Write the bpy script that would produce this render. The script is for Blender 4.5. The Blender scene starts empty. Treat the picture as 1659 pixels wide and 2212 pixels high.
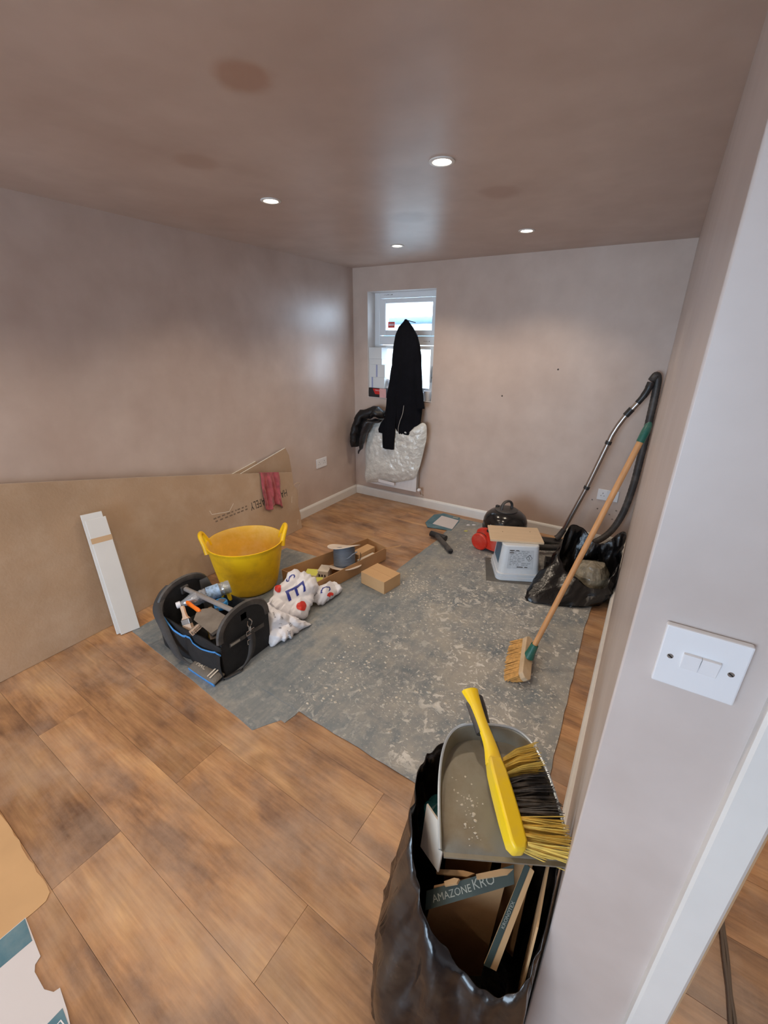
import bpy, bmesh, math, random
from mathutils import Vector, Matrix, noise as mnoise
R = math.radians
S = bpy.context.scene
COL = S.collection

# ---------------------------------------------------------------- camera
cam_data = bpy.data.cameras.new('camera')
cam = bpy.data.objects.new('camera', cam_data); COL.objects.link(cam)
YAW, PITCH, ROLL = -0.547880, 0.384072, 0.007875
_f = Vector((math.sin(YAW)*math.cos(PITCH), math.cos(YAW)*math.cos(PITCH), -math.sin(PITCH)))
_r = Vector((math.cos(YAW), -math.sin(YAW), 0)); _u = _r.cross(_f)
_r2 = _r*math.cos(ROLL) + _u*math.sin(ROLL); _u2 = _u*math.cos(ROLL) - _r*math.sin(ROLL)
_m = Matrix((_r2, _u2, -_f)).transposed().to_4x4()
_m.translation = Vector((2.51616, -3.55297, 1.52489))
cam.matrix_world = _m
cam_data.sensor_fit = 'HORIZONTAL'; cam_data.sensor_width = 36.0
cam_data.lens = 928.12/1659*36.0
cam_data.clip_start = 0.01
S.camera = cam

# ---------------------------------------------------------------- world and exposure
W = bpy.data.worlds.new('overcast_sky'); S.world = W; W.use_nodes = True
bg = W.node_tree.nodes['Background']
bg.inputs[0].default_value = (0.62, 0.80, 1.0, 1); bg.inputs[1].default_value = 9.6
S.view_settings.view_transform = 'Standard'; S.view_settings.look = 'None'
S.view_settings.gamma = 1.0; S.view_settings.use_curve_mapping = False
S.view_settings.exposure = 0.08
LAMP_W = 20.5
def portal(name, loc, rot, sx, sy):
    l = bpy.data.lights.new(name, 'AREA'); l.shape = 'RECTANGLE'; l.size = sx; l.size_y = sy
    l.cycles.is_portal = True
    o = bpy.data.objects.new(name, l); COL.objects.link(o); o.location = loc; o.rotation_euler = rot
portal('window_portal', (0.495, 0.26, 1.45), (R(-90), 0, 0), 0.66, 0.9)
portal('patio_portal', (1.30, -6.96, .98), (R(90), 0, 0), 2.4, 1.9)

# ---------------------------------------------------------------- helpers
def srgb(r, g, b):
    f = lambda c: (c/255/12.92) if c/255 <= .04045 else ((c/255+.055)/1.055)**2.4
    return (f(r), f(g), f(b), 1)
MATS = {}
def mat(name, col, rough=.5, metal=0., spec=.5, var=0., vs=8., bump=0., bs=60., dust=None, dusta=.5, dusts=5.,
        coat=0., trans=0., alpha=1., emit=None, es=1., stretch=(1,1,1), sheen=0.):
    if name in MATS: return MATS[name]
    m = bpy.data.materials.new(name); m.use_nodes = True; MATS[name] = m
    nt = m.node_tree; N = nt.nodes; L = nt.links; p = N['Principled BSDF']
    p.inputs['Base Color'].default_value = col; p.inputs['Roughness'].default_value = rough
    p.inputs['Metallic'].default_value = metal; p.inputs['Specular IOR Level'].default_value = spec
    if coat: p.inputs['Coat Weight'].default_value = coat
    if trans: p.inputs['Transmission Weight'].default_value = trans
    if alpha < 1: p.inputs['Alpha'].default_value = alpha
    if sheen: p.inputs['Sheen Weight'].default_value = sheen
    if emit: p.inputs['Emission Color'].default_value = emit; p.inputs['Emission Strength'].default_value = es
    tc = N.new('ShaderNodeTexCoord'); mp = N.new('ShaderNodeMapping'); mp.inputs['Scale'].default_value = stretch
    L.new(tc.outputs['Object'], mp.inputs[0])
    out = None
    if var:
        n = N.new('ShaderNodeTexNoise'); n.inputs['Scale'].default_value = vs; n.inputs['Detail'].default_value = 6
        L.new(mp.outputs[0], n.inputs[0])
        rp = N.new('ShaderNodeValToRGB'); rp.color_ramp.elements[0].position = .3; rp.color_ramp.elements[1].position = .72
        rp.color_ramp.elements[0].color = tuple(c*(1-var) for c in col[:3])+(1,)
        rp.color_ramp.elements[1].color = tuple(min(1, c*(1+var)) for c in col[:3])+(1,)
        L.new(n.outputs[0], rp.inputs[0]); out = rp.outputs[0]
    if dust:
        n = N.new('ShaderNodeTexNoise'); n.inputs['Scale'].default_value = dusts; n.inputs['Detail'].default_value = 8
        n.inputs['Roughness'].default_value = .65
        L.new(mp.outputs[0], n.inputs[0])
        rp = N.new('ShaderNodeValToRGB'); rp.color_ramp.elements[0].position = .45; rp.color_ramp.elements[1].position = .75
        rp.color_ramp.elements[0].color = (0,0,0,1); rp.color_ramp.elements[1].color = (dusta,)*3+(1,)
        L.new(n.outputs[0], rp.inputs[0])
        mx = N.new('ShaderNodeMixRGB'); L.new(rp.outputs[0], mx.inputs[0]); mx.inputs[2].default_value = dust
        if out: L.new(out, mx.inputs[1])
        else: mx.inputs[1].default_value = col
        out = mx.outputs[0]
    if out: L.new(out, p.inputs['Base Color'])
    if bump:
        n = N.new('ShaderNodeTexNoise'); n.inputs['Scale'].default_value = bs; n.inputs['Detail'].default_value = 4
        L.new(mp.outputs[0], n.inputs[0])
        b = N.new('ShaderNodeBump'); b.inputs['Strength'].default_value = bump; b.inputs['Distance'].default_value = .01
        L.new(n.outputs[0], b.inputs['Height']); L.new(b.outputs[0], p.inputs['Normal'])
    return m

class MB:
    """mesh builder: collects shapes into one mesh"""
    def __init__(s): s.v = []; s.f = []; s.fm = []; s.cur = 0
    def add(s, vs, fs, M=None):
        o = len(s.v)
        s.v += [tuple(M @ Vector(v)) if M else tuple(v) for v in vs]
        s.f += [tuple(i+o for i in f) for f in fs]; s.fm += [s.cur]*len(fs); return s
    def box(s, x0, x1, y0, y1, z0, z1, M=None):
        vs = [(x,y,z) for z in (z0,z1) for y in (y0,y1) for x in (x0,x1)]
        return s.add(vs, [(0,2,3,1),(4,5,7,6),(0,1,5,4),(2,6,7,3),(0,4,6,2),(1,3,7,5)], M)
    def prism(s, poly, z0, z1, M=None):
        n = len(poly); a = sum(poly[i][0]*poly[(i+1)%n][1]-poly[(i+1)%n][0]*poly[i][1] for i in range(n))
        if a < 0: poly = poly[::-1]
        vs = [(x,y,z0) for x,y in poly]+[(x,y,z1) for x,y in poly]
        return s.add(vs, [tuple(range(n))[::-1], tuple(range(n,2*n))]+[(i,(i+1)%n,n+(i+1)%n,n+i) for i in range(n)], M)
    def tube(s, pts, r, n=10, caps=True, sq=None):
        pts = [Vector(p) for p in pts]; k = len(pts)
        rs = r if isinstance(r, (list,tuple)) else [r]*k
        vs = []; up = None
        for i, p in enumerate(pts):
            t = (pts[min(i+1,k-1)]-pts[max(i-1,0)]).normalized()
            if up is None:
                up = Vector((0,0,1)) if abs(t.z) < .9 else Vector((1,0,0))
            a = (up - t*up.dot(t)).normalized(); b = t.cross(a); up = a
            w, h = sq if sq else (1,1)
            for j in range(n):
                q = 2*math.pi*j/n
                vs.append(p + a*math.cos(q)*rs[i]*w + b*math.sin(q)*rs[i]*h)
        fs = [(i*n+j, i*n+(j+1)%n, (i+1)*n+(j+1)%n, (i+1)*n+j) for i in range(k-1) for j in range(n)]
        if caps: fs += [tuple(range(n))[::-1], tuple(range((k-1)*n, k*n))]
        return s.add(vs, fs)
    def lathe(s, prof, n=32, M=None, sx=1., sy=1.):
        vs = [(r*math.cos(2*math.pi*j/n)*sx, r*math.sin(2*math.pi*j/n)*sy, z) for r,z in prof for j in range(n)]
        fs = [(i*n+j, i*n+(j+1)%n, (i+1)*n+(j+1)%n, (i+1)*n+j) for i in range(len(prof)-1) for j in range(n)]
        if prof[0][0] > 1e-6: fs.append(tuple(range(n))[::-1])
        if prof[-1][0] > 1e-6: fs.append(tuple(range((len(prof)-1)*n, len(prof)*n)))
        return s.add(vs, fs, M)
    def open_lathe(s, prof, n=32, M=None, sx=1., sy=1.):
        vs = [(r*math.cos(2*math.pi*j/n)*sx, r*math.sin(2*math.pi*j/n)*sy, z) for r,z in prof for j in range(n)]
        fs = [(i*n+j, i*n+(j+1)%n, (i+1)*n+(j+1)%n, (i+1)*n+j) for i in range(len(prof)-1) for j in range(n)]
        return s.add(vs, fs, M)
    def grid(s, fn, nu, nv, wrap=False):
        vs = [fn(i/nu, j/nv) for j in range(nv+1) for i in range(nu if wrap else nu+1)]
        w = nu if wrap else nu+1
        fs = [(j*w+i, j*w+(i+1)%w, (j+1)*w+(i+1)%w, (j+1)*w+i) for j in range(nv) for i in range(nu)]
        return s.add(vs, fs)
    def pillow(s, outline, front, back, rings=6):
        """outline: list of 3D points; front/back: offset functions f(t, p)->Vector where t=1 centre, 0 edge"""
        n = len(outline); c = sum((Vector(p) for p in outline), Vector())/n
        vs = [Vector(p) for p in outline]; fs = []
        for side, fn in ((0, front), (1, back)):
            prev = list(range(n))
            for k in range(1, rings):
                t = k/rings; idx = []
                for p in outline:
                    q = Vector(p).lerp(c, t); vs.append(q+fn(t, q)); idx.append(len(vs)-1)
                for i in range(n):
                    a = (prev[i], prev[(i+1)%n], idx[(i+1)%n], idx[i]); fs.append(a if side == 0 else a[::-1])
                prev = idx
            vs.append(c+fn(1., c)); e = len(vs)-1
            for i in range(n):
                a = (prev[i], prev[(i+1)%n], e); fs.append(a if side == 0 else a[::-1])
        return s.add(vs, fs)
    def obj(s, name, m, parent=None, smooth=True, bevel=0., seg=2, solid=0., sub=0, angle=40, loc=None, rot=None):
        me = bpy.data.meshes.new(name); me.from_pydata(s.v, [], s.f); me.update()
        bm = bmesh.new(); bm.from_mesh(me); bmesh.ops.recalc_face_normals(bm, faces=bm.faces); bm.to_mesh(me); bm.free()
        for q in (m if isinstance(m, (list,tuple)) else [m]): me.materials.append(q)
        for p, i in zip(me.polygons, s.fm): p.material_index = i; p.use_smooth = smooth
        if smooth: me.set_sharp_from_angle(angle=R(angle))
        o = bpy.data.objects.new(name, me); COL.objects.link(o)
        if parent: o.parent = parent
        if loc is not None: o.location = loc
        if rot is not None: o.rotation_euler = rot
        if solid:
            d = o.modifiers.new('thickness', 'SOLIDIFY'); d.thickness = solid; d.offset = 0
        if bevel:
            d = o.modifiers.new('bevel', 'BEVEL'); d.width = bevel; d.segments = seg; d.limit_method = 'ANGLE'; d.angle_limit = R(35)
        if sub:
            d = o.modifiers.new('subdivision', 'SUBSURF'); d.levels = sub; d.render_levels = sub
        return o

def tag(o, label, cat, group=None):
    o['label'] = label; o['category'] = cat
    if group: o['group'] = group
    return o
def thing(name, label, cat, loc=(0,0,0), rot=(0,0,0), group=None):
    o = bpy.data.objects.new(name, None); COL.objects.link(o); o.empty_display_size = .05
    o.location = loc; o.rotation_euler = rot
    return tag(o, label, cat, group)
def struct(o): o['kind'] = 'structure'; return o
def copy_tree(o, parent=None):
    c = o.copy(); COL.objects.link(c); c.parent = parent
    for ch in list(o.children): copy_tree(ch, c)
    return c
def text_geo(body, size, align='CENTER'):
    cu = bpy.data.curves.new('t', 'FONT'); cu.body = body; cu.size = size; cu.align_x = align; cu.align_y = 'CENTER'; cu.resolution_u = 2
    o = bpy.data.objects.new('t', cu); COL.objects.link(o)
    me = bpy.data.meshes.new_from_object(o)
    vs = [tuple(v.co) for v in me.vertices]; fs = [tuple(p.vertices) for p in me.polygons]
    bpy.data.objects.remove(o); bpy.data.curves.remove(cu); bpy.data.meshes.remove(me)
    return vs, fs
def text(name, body, size, m, parent, M, sx=1.):
    vs, fs = text_geo(body, size)
    b = MB(); b.add([(v[0]*sx, v[1], v[2]) for v in vs], fs, M)
    return b.obj(name, m, parent, smooth=False)
def nz(p, s=1., seed=0.): return mnoise.noise(Vector(p)*s + Vector((seed, seed*1.7, -seed)))
def frame(o, xa, ya):
    """matrix with origin o, x axis xa and y axis close to ya"""
    x = Vector(xa).normalized(); y = Vector(ya); y = (y - x*y.dot(x)).normalized(); z = x.cross(y)
    m = Matrix((x, y, z)).transposed().to_4x4(); m.translation = Vector(o); return m
def bez(pts, n=12):
    """smooth Catmull-Rom path through points"""
    P = [Vector(p) for p in pts]; P = [P[0]*2-P[1]] + P + [P[-1]*2-P[-2]]; out = []
    for i in range(1, len(P)-2):
        for k in range(n):
            t = k/n; a, b, c, d = P[i-1:i+3]
            out.append(.5*((2*b)+(c-a)*t+(2*a-5*b+4*c-d)*t*t+(3*b-a-3*c+d)*t**3))
    out.append(P[-2]); return out
def wood_mat(name, ca, cb, cc, rough=.42, scale=1., dusty=.0):
    m = bpy.data.materials.new(name); m.use_nodes = True; nt = m.node_tree; N = nt.nodes; L = nt.links; p = N['Principled BSDF']
    tc = N.new('ShaderNodeTexCoord'); oi = N.new('ShaderNodeObjectInfo')
    comb = N.new('ShaderNodeCombineXYZ')
    mul = N.new('ShaderNodeMath'); mul.operation = 'MULTIPLY'; mul.inputs[1].default_value = 37.
    L.new(oi.outputs['Random'], mul.inputs[0]); L.new(mul.outputs[0], comb.inputs[0]); L.new(mul.outputs[0], comb.inputs[1])
    add = N.new('ShaderNodeVectorMath'); add.operation = 'ADD'; L.new(tc.outputs['Object'], add.inputs[0]); L.new(comb.outputs[0], add.inputs[1])
    mp = N.new('ShaderNodeMapping'); mp.inputs['Scale'].default_value = (1.5*scale, 9*scale, 9*scale); L.new(add.outputs[0], mp.inputs[0])
    # cathedral figure: distorted noise bands
    n1 = N.new('ShaderNodeTexNoise'); n1.inputs['Scale'].default_value = .55; n1.inputs['Detail'].default_value = 3; n1.inputs['Distortion'].default_value = .7
    L.new(mp.outputs[0], n1.inputs[0])
    m2 = N.new('ShaderNodeMath'); m2.operation = 'MULTIPLY'; m2.inputs[1].default_value = 40.; L.new(n1.outputs[0], m2.inputs[0])
    sn = N.new('ShaderNodeMath'); sn.operation = 'SINE'; L.new(m2.outputs[0], sn.inputs[0])
    mr = N.new('ShaderNodeMapRange'); mr.inputs[1].default_value = -1; mr.inputs[2].default_value = 1; L.new(sn.outputs[0], mr.inputs[0])
    # fine grain
    mp2 = N.new('ShaderNodeMapping'); mp2.inputs['Scale'].default_value = (6*scale, 120*scale, 120*scale); L.new(add.outputs[0], mp2.inputs[0])
    n2 = N.new('ShaderNodeTexNoise'); n2.inputs['Scale'].default_value = 1.; n2.inputs['Detail'].default_value = 5; L.new(mp2.outputs[0], n2.inputs[0])
    # large patches
    mp3 = N.new('ShaderNodeMapping'); mp3.inputs['Scale'].default_value = (2.4*scale, 7*scale, 7*scale); L.new(add.outputs[0], mp3.inputs[0])
    n3 = N.new('ShaderNodeTexNoise'); n3.inputs['Scale'].default_value = 1.; n3.inputs['Detail'].default_value = 7; n3.inputs['Roughness'].default_value = .62; L.new(mp3.outputs[0], n3.inputs[0])
    r3 = N.new('ShaderNodeValToRGB'); r3.color_ramp.elements[0].position = .36; r3.color_ramp.elements[1].position = .66
    r3.color_ramp.elements[0].color = cc; r3.color_ramp.elements[1].color = ca; L.new(n3.outputs[0], r3.inputs[0])
    e = r3.color_ramp.elements.new(.5); e.color = cb
    mixg = N.new('ShaderNodeMixRGB'); mixg.blend_type = 'MULTIPLY'; mixg.inputs[0].default_value = .5; L.new(r3.outputs[0], mixg.inputs[1])
    rg = N.new('ShaderNodeValToRGB'); rg.color_ramp.elements[0].color = (.66,.6,.55,1); rg.color_ramp.elements[1].color = (1.12,1.08,1.02,1); L.new(mr.outputs[0], rg.inputs[0])
    L.new(rg.outputs[0], mixg.inputs[2])
    mixf = N.new('ShaderNodeMixRGB'); mixf.blend_type = 'MULTIPLY'; mixf.inputs[0].default_value = .7; L.new(mixg.outputs[0], mixf.inputs[1])
    rf = N.new('ShaderNodeValToRGB'); rf.color_ramp.elements[0].position = .3; rf.color_ramp.elements[1].position = .62
    rf.color_ramp.elements[0].color = (.72,.68,.64,1); rf.color_ramp.elements[1].color = (1.06,1.04,1.02,1); L.new(n2.outputs[0], rf.inputs[0])
    L.new(rf.outputs[0], mixf.inputs[2])
    # per plank tone
    hs = N.new('ShaderNodeHueSaturation'); L.new(mixf.outputs[0], hs.inputs['Color'])
    mv = N.new('ShaderNodeMapRange'); mv.inputs[3].default_value = .74; mv.inputs[4].default_value = 1.04; hs.inputs['Saturation'].default_value = 1.0; L.new(oi.outputs['Random'], mv.inputs[0]); L.new(mv.outputs[0], hs.inputs['Value'])
    out = hs.outputs[0]
    if dusty:
        nd = N.new('ShaderNodeTexNoise'); nd.inputs['Scale'].default_value = 2.6; nd.inputs['Detail'].default_value = 9; nd.inputs['Roughness'].default_value = .7
        gp = N.new('ShaderNodeNewGeometry'); L.new(gp.outputs['Position'], nd.inputs[0])
        rd = N.new('ShaderNodeValToRGB'); rd.color_ramp.elements[0].position = .44; rd.color_ramp.elements[1].position = .72
        rd.color_ramp.elements[0].color = (0,0,0,1); rd.color_ramp.elements[1].color = (dusty,)*3+(1,); L.new(nd.outputs[0], rd.inputs[0])
        md = N.new('ShaderNodeMixRGB'); L.new(rd.outputs[0], md.inputs[0]); L.new(out, md.inputs[1]); md.inputs[2].default_value = srgb(186,164,146)
        out = md.outputs[0]
    L.new(out, p.inputs['Base Color']); p.inputs['Roughness'].default_value = rough; p.inputs['Specular IOR Level'].default_value = .4
    bp = N.new('ShaderNodeBump'); bp.inputs['Strength'].default_value = .12; bp.inputs['Distance'].default_value = .002
    L.new(n2.outputs[0], bp.inputs['Height']); L.new(bp.outputs[0], p.inputs['Normal'])
    return m

# ---------------------------------------------------------------- materials
def plaster_mat(name, base, dark, light, rough=.4, vertical=False, stains=()):
    m = bpy.data.materials.new(name); m.use_nodes = True; nt = m.node_tree; N = nt.nodes; L = nt.links; p = N['Principled BSDF']
    g = N.new('ShaderNodeNewGeometry')
    def nse(sc, det, st=(1,1,1), dist=0.):
        mp = N.new('ShaderNodeMapping'); mp.inputs['Scale'].default_value = st; L.new(g.outputs['Position'], mp.inputs[0])
        n = N.new('ShaderNodeTexNoise'); n.inputs['Scale'].default_value = sc; n.inputs['Detail'].default_value = det
        n.inputs['Roughness'].default_value = .55; n.inputs['Distortion'].default_value = dist; L.new(mp.outputs[0], n.inputs[0]); return n
    n1 = nse(1.7, 5, (1,1,.55) if vertical else (1,.7,1), .3)
    r1 = N.new('ShaderNodeValToRGB'); cr = r1.color_ramp; cr.elements[0].position = .12; cr.elements[1].position = .90
    cr.elements[0].color = dark; cr.elements[1].color = light; e = cr.elements.new(.5); e.color = base; cr.interpolation = 'B_SPLINE'
    L.new(n1.outputs[0], r1.inputs[0])
    n2 = nse(5.5, 7)
    r2 = N.new('ShaderNodeValToRGB'); r2.color_ramp.elements[0].position = .05; r2.color_ramp.elements[1].position = .95; r2.color_ramp.interpolation = 'LINEAR'
    r2.color_ramp.elements[0].color = (.84,.81,.79,1); r2.color_ramp.elements[1].color = (1.13,1.14,1.15,1); L.new(n2.outputs[0], r2.inputs[0])
    mx = N.new('ShaderNodeMixRGB'); mx.blend_type = 'MULTIPLY'; mx.inputs[0].default_value = 1; L.new(r1.outputs[0], mx.inputs[1]); L.new(r2.outputs[0], mx.inputs[2])
    out = mx.outputs[0]
    for (sx_, sy_, sz_, rad, col, amt) in stains:            # damp patches left in the skim
        d = N.new('ShaderNodeVectorMath'); d.operation = 'DISTANCE'; d.inputs[1].default_value = (sx_, sy_, sz_); L.new(g.outputs['Position'], d.inputs[0])
        nn = nse(7., 5); ad = N.new('ShaderNodeMath'); ad.operation = 'MULTIPLY_ADD'; ad.inputs[1].default_value = rad*.9; L.new(nn.outputs[0], ad.inputs[0]); L.new(d.outputs['Value'], ad.inputs[2])
        mr_ = N.new('ShaderNodeMapRange'); mr_.interpolation_type = 'SMOOTHSTEP'; mr_.inputs[1].default_value = rad*.95; mr_.inputs[2].default_value = rad*1.55; mr_.inputs[3].default_value = amt; mr_.inputs[4].default_value = 0; L.new(ad.outputs[0], mr_.inputs[0])
        ms = N.new('ShaderNodeMixRGB'); L.new(mr_.outputs[0], ms.inputs[0]); L.new(out, ms.inputs[1]); ms.inputs[2].default_value = col; out = ms.outputs[0]
    L.new(out, p.inputs['Base Color'])
    n3 = nse(3., 4)
    rr = N.new('ShaderNodeMapRange'); rr.inputs[1].default_value = .1; rr.inputs[2].default_value = .9; rr.inputs[3].default_value = rough-.03; rr.inputs[4].default_value = rough+.05
    L.new(n3.outputs[0], rr.inputs[0]); L.new(rr.outputs[0], p.inputs['Roughness'])
    p.inputs['Specular IOR Level'].default_value = .7
    return m
M_wall = plaster_mat('plaster_wall', srgb(198,181,171), srgb(186,165,154), srgb(206,192,184), .34, True)
M_ceil = plaster_mat('plaster_ceiling', srgb(194,174,161), srgb(178,153,138), srgb(203,185,174), .36, stains=((1.525,-2.595,2.1,.085,srgb(166,126,104),.75),(1.786,-1.44,2.1,.10,srgb(160,126,108),.6),(1.25,-1.27,2.1,.12,srgb(150,122,106),.5),(.97,-2.30,2.1,.09,srgb(168,136,116),.5)))
M_wallr = plaster_mat('polished_plaster', srgb(197,186,180), srgb(188,174,166), srgb(206,196,191), .33, True)
M_wallb = plaster_mat('plaster_window_wall', srgb(198,178,164), srgb(184,160,145), srgb(206,189,178), .5, True)
M_wood = wood_mat('laminate_wood', srgb(206,166,122), srgb(184,142,104), srgb(140,108,86), dusty=.55)
M_white = mat('white_paint', srgb(222,220,216), .35, var=.03, vs=12)
M_upvc = mat('white_upvc', srgb(232,234,236), .25, spec=.5)
M_plastic_w = mat('white_plastic', srgb(226,226,230), .3)
M_board = mat('plasterboard_paper', srgb(176,150,124), .75, var=.09, vs=3, bump=.15, bs=90, dust=srgb(205,188,170), dusta=.35, dusts=4)
M_gyps = mat('gypsum_edge', srgb(226,220,208), .85, var=.1, vs=60, bump=.5, bs=160)
M_card = mat('corrugated_cardboard', srgb(178,138,96), .8, var=.07, vs=9, bump=.1, bs=70)
M_cardl = mat('plain_cardboard', srgb(196,158,114), .8, var=.05, vs=7)
M_black = mat('black_plastic', srgb(34,34,36), .38, dust=srgb(110,104,98), dusta=.35, dusts=9)
M_rubber = mat('dark_grey_plastic', srgb(58,56,56), .5, dust=srgb(130,122,114), dusta=.4, dusts=14)
M_chrome = mat('chrome', srgb(205,200,196), .22, 1.)
M_steel = mat('brushed_steel', srgb(160,155,150), .38, 1., var=.15, vs=20)
M_dark = mat('dark_hole', srgb(20,18,17), .9)
M_yellow = mat('yellow_rubber', srgb(250,200,24), .4, dust=srgb(176,126,30), dusta=.5, dusts=9, var=.06, vs=5)
M_print_k = mat('black_print', srgb(58,52,48), .7)
M_print_f = mat('faded_print', srgb(122,104,88), .75)

# ---------------------------------------------------------------- room shell
XR, YA, H, XE, YF = 2.55, -2.993, 2.10, 4.0, -7.0
WX0, WX1, WZ0, WZ1 = 0.158, 0.832, 1.0, 1.908
floor = struct(MB().box(-.2, XE+.2, YF-.2, .2, -.12, -.0085).obj('floor', mat('screed', srgb(120,112,104), .8, var=.1), smooth=False))
struct(MB().box(-.2, XE+.2, YF-.2, .25, H, H+.2).obj('ceiling', M_ceil, smooth=False))
struct(MB().box(-.2, 0, YF-.2, .25, -.01, H).obj('wall_left', M_wall, smooth=False))
b = MB()
b.box(0, WX0, 0, .25, -.01, H).box(WX1, XE, 0, .25, -.01, H).box(WX0, WX1, 0, .25, -.01, WZ0).box(WX0, WX1, 0, .25, WZ1, H)
struct(b.obj('wall_back', M_wallb, smooth=False))
b = MB(); b.prism([(XR,0),(XR,YA),(2.705,YA),(2.705,YA+.1),(2.65,YA+.1),(2.65,0)], 0, H)
struct(b.obj('wall_right', M_wallr, smooth=True, bevel=.003, seg=2))
b = MB(); b.box(3.55, XE, YA, YA+.1, 0, H).box(2.705, 3.55, YA, YA+.1, 2.0, H)
struct(b.obj('wall_doorway', M_wall, smooth=False))
struct(MB().box(XE, XE+.2, YF, 0, -.01, H).obj('wall_hall', M_wall, smooth=False))
b = MB(); b.box(0, .1, YF-.2, YF, -.01, H).box(2.5, XE, YF-.2, YF, -.01, H).box(.1, 2.5, YF-.2, YF, 1.93, H)
struct(b.obj('wall_front', M_wall, smooth=False))

# laminate planks: rows along x, half-bond, laid slightly out of square
PW, PL, TH = .1985, 1.31, R(-2.2)
ct, st_ = math.cos(TH), math.sin(TH)
plank_me = {}
def clip_poly(poly, axis, val, keep_less):
    out = []
    for i in range(len(poly)):
        a, c = poly[i], poly[(i+1) % len(poly)]
        ia = (a[axis] <= val) == keep_less; ic = (c[axis] <= val) == keep_less
        if ia: out.append(a)
        if ia != ic:
            t = (val-a[axis])/(c[axis]-a[axis]); out.append((a[0]+(c[0]-a[0])*t, a[1]+(c[1]-a[1])*t))
    return out
ORI = (.64, -3.19)     # a joint corner on the floor
for row in range(-16, 20):
    for k in range(-2, 4):
        u0 = k*PL + (0 if row % 2 == 0 else PL/2); v0 = row*PW; g = .0003
        quad = [(u0+g, v0+g), (u0+PL-g, v0+g), (u0+PL-g, v0+PW-g), (u0+g, v0+PW-g)]
        wp = [(ORI[0]+u*ct-v*st_, ORI[1]+u*st_+v*ct) for u, v in quad]
        for ax, val, kl in ((0,.004,False),(0,XE-.004,True),(1,YF+.004,False),(1,-.004,True)):
            if wp: wp = clip_poly(wp, ax, val, kl)
        if len(wp) < 3: continue
        if max(q[1] for q in wp) < -4.9: continue
        cx = sum(q[0] for q in wp)/len(wp); cy = sum(q[1] for q in wp)/len(wp)
        loc = [((x-cx)*ct+(y-cy)*st_, -(x-cx)*st_+(y-cy)*ct) for x, y in wp]
        o = MB().prism(loc, -.008, 0).obj('plank', M_wood, floor, smooth=False, loc=(cx, cy, 0), rot=(0,0,TH))
        d = o.modifiers.new('bevel', 'BEVEL'); d.width = .0005; d.segments = 1; d.limit_method = 'ANGLE'
# skirting
def skirting(name, p0, p1, inward):
    p0, p1 = Vector(p0), Vector(p1); L = (p1-p0).length
    prof = [(0,0),(.018,0),(.018,.070),(.014,.080),(.007,.088),(0,.088)]
    x = (p1-p0).normalized(); n = Vector(inward)
    vs = [p0 + n*a + Vector((0,0,z)) for a, z in prof] + [p1 + n*a + Vector((0,0,z)) for a, z in prof]; k = len(prof)
    fs = [tuple(range(k)), tuple(range(k, 2*k))[::-1]] + [(i, (i+1)%k, k+(i+1)%k, k+i) for i in range(k)]
    return struct(MB().add(vs, fs).obj(name, M_white, smooth=False))
skirting('baseboard_left', (0,YF,0), (0,0,0), (1,0,0))
skirting('baseboard_back', (.018,0,0), (XR-.0,0,0), (0,-1,0))
skirting('baseboard_right', (XR,-.018,0), (XR,YA+.002,0), (-1,0,0))

# door casing beside the light switch
M_mdf = mat('raw_mdf_edge', srgb(196,160,122), .7, var=.06, vs=20)
b = MB(); b.prism([(2.698,YA),(2.698,YA-.015),(2.702,YA-.018),(2.741,YA-.018),(2.745,YA-.015),(2.745,YA)], 0, 2.04)
struct(b.obj('trim_1', M_white, smooth=False))
struct(MB().box(2.706, 2.752, YA-.006+.0, YA+.1, 0, 2.0).obj('trim_2', M_mdf, smooth=False, bevel=.002))

# ---------------------------------------------------------------- window
def glass_mat(name, tint=(1,1,1,1), fac=.06):
    m = bpy.data.materials.new(name); m.use_nodes = True; N = m.node_tree.nodes; L = m.node_tree.links
    N.remove(N['Principled BSDF']); t = N.new('ShaderNodeBsdfTransparent'); t.inputs[0].default_value = tint
    gl = N.new('ShaderNodeBsdfGlossy'); gl.inputs['Roughness'].default_value = .03
    mx = N.new('ShaderNodeMixShader'); mx.inputs[0].default_value = fac
    L.new(t.outputs[0], mx.inputs[1]); L.new(gl.outputs[0], mx.inputs[2]); L.new(mx.outputs[0], N['Material Output'].inputs[0])
    return m
M_glass = glass_mat('window_glass')
win = bpy.data.objects.new('window_1', None); COL.objects.link(win); win.location = (WX0, .12, WZ0); struct(win)
ww, wh = WX1-WX0, WZ1-WZ0
def ring(b, x0, x1, z0, z1, w, y0, y1):
    ws = w if isinstance(w, tuple) else (w,)*4      # left right bottom top
    b.box(x0, x0+ws[0], y0, y1, z0, z1).box(x1-ws[1], x1, y0, y1, z0, z1)
    b.box(x0+ws[0], x1-ws[1], y0, y1, z0, z0+ws[2]).box(x0+ws[0], x1-ws[1], y0, y1, z1-ws[3], z1)
b = MB(); ring(b, 0, ww, 0, wh, (.055,.03,.055,.05), 0, .07); b.box(.055, ww-.03, 0, .07, .47, .545)
b.obj('window_frame', M_upvc, win, smooth=False, bevel=.004)
b = MB(); ring(b, .06, ww-.033, .55, wh-.054, (.065,.05,.045,.038), -.012, .05); sash = b.obj('top_sash', M_upvc, win, smooth=False, bevel=.006)
MB().box(.12, ww-.08, .02, .026, .59, wh-.09).obj('pane', M_glass, sash, smooth=False)
b = MB(); ring(b, .06, ww-.033, .06, .465, (.065,.05,.045,.03), -.012, .05); sash2 = b.obj('bottom_sash', M_upvc, win, smooth=False, bevel=.006)
MB().box(.12, ww-.08, .02, .026, .10, .44).obj('pane', M_glass, sash2, smooth=False)
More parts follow.
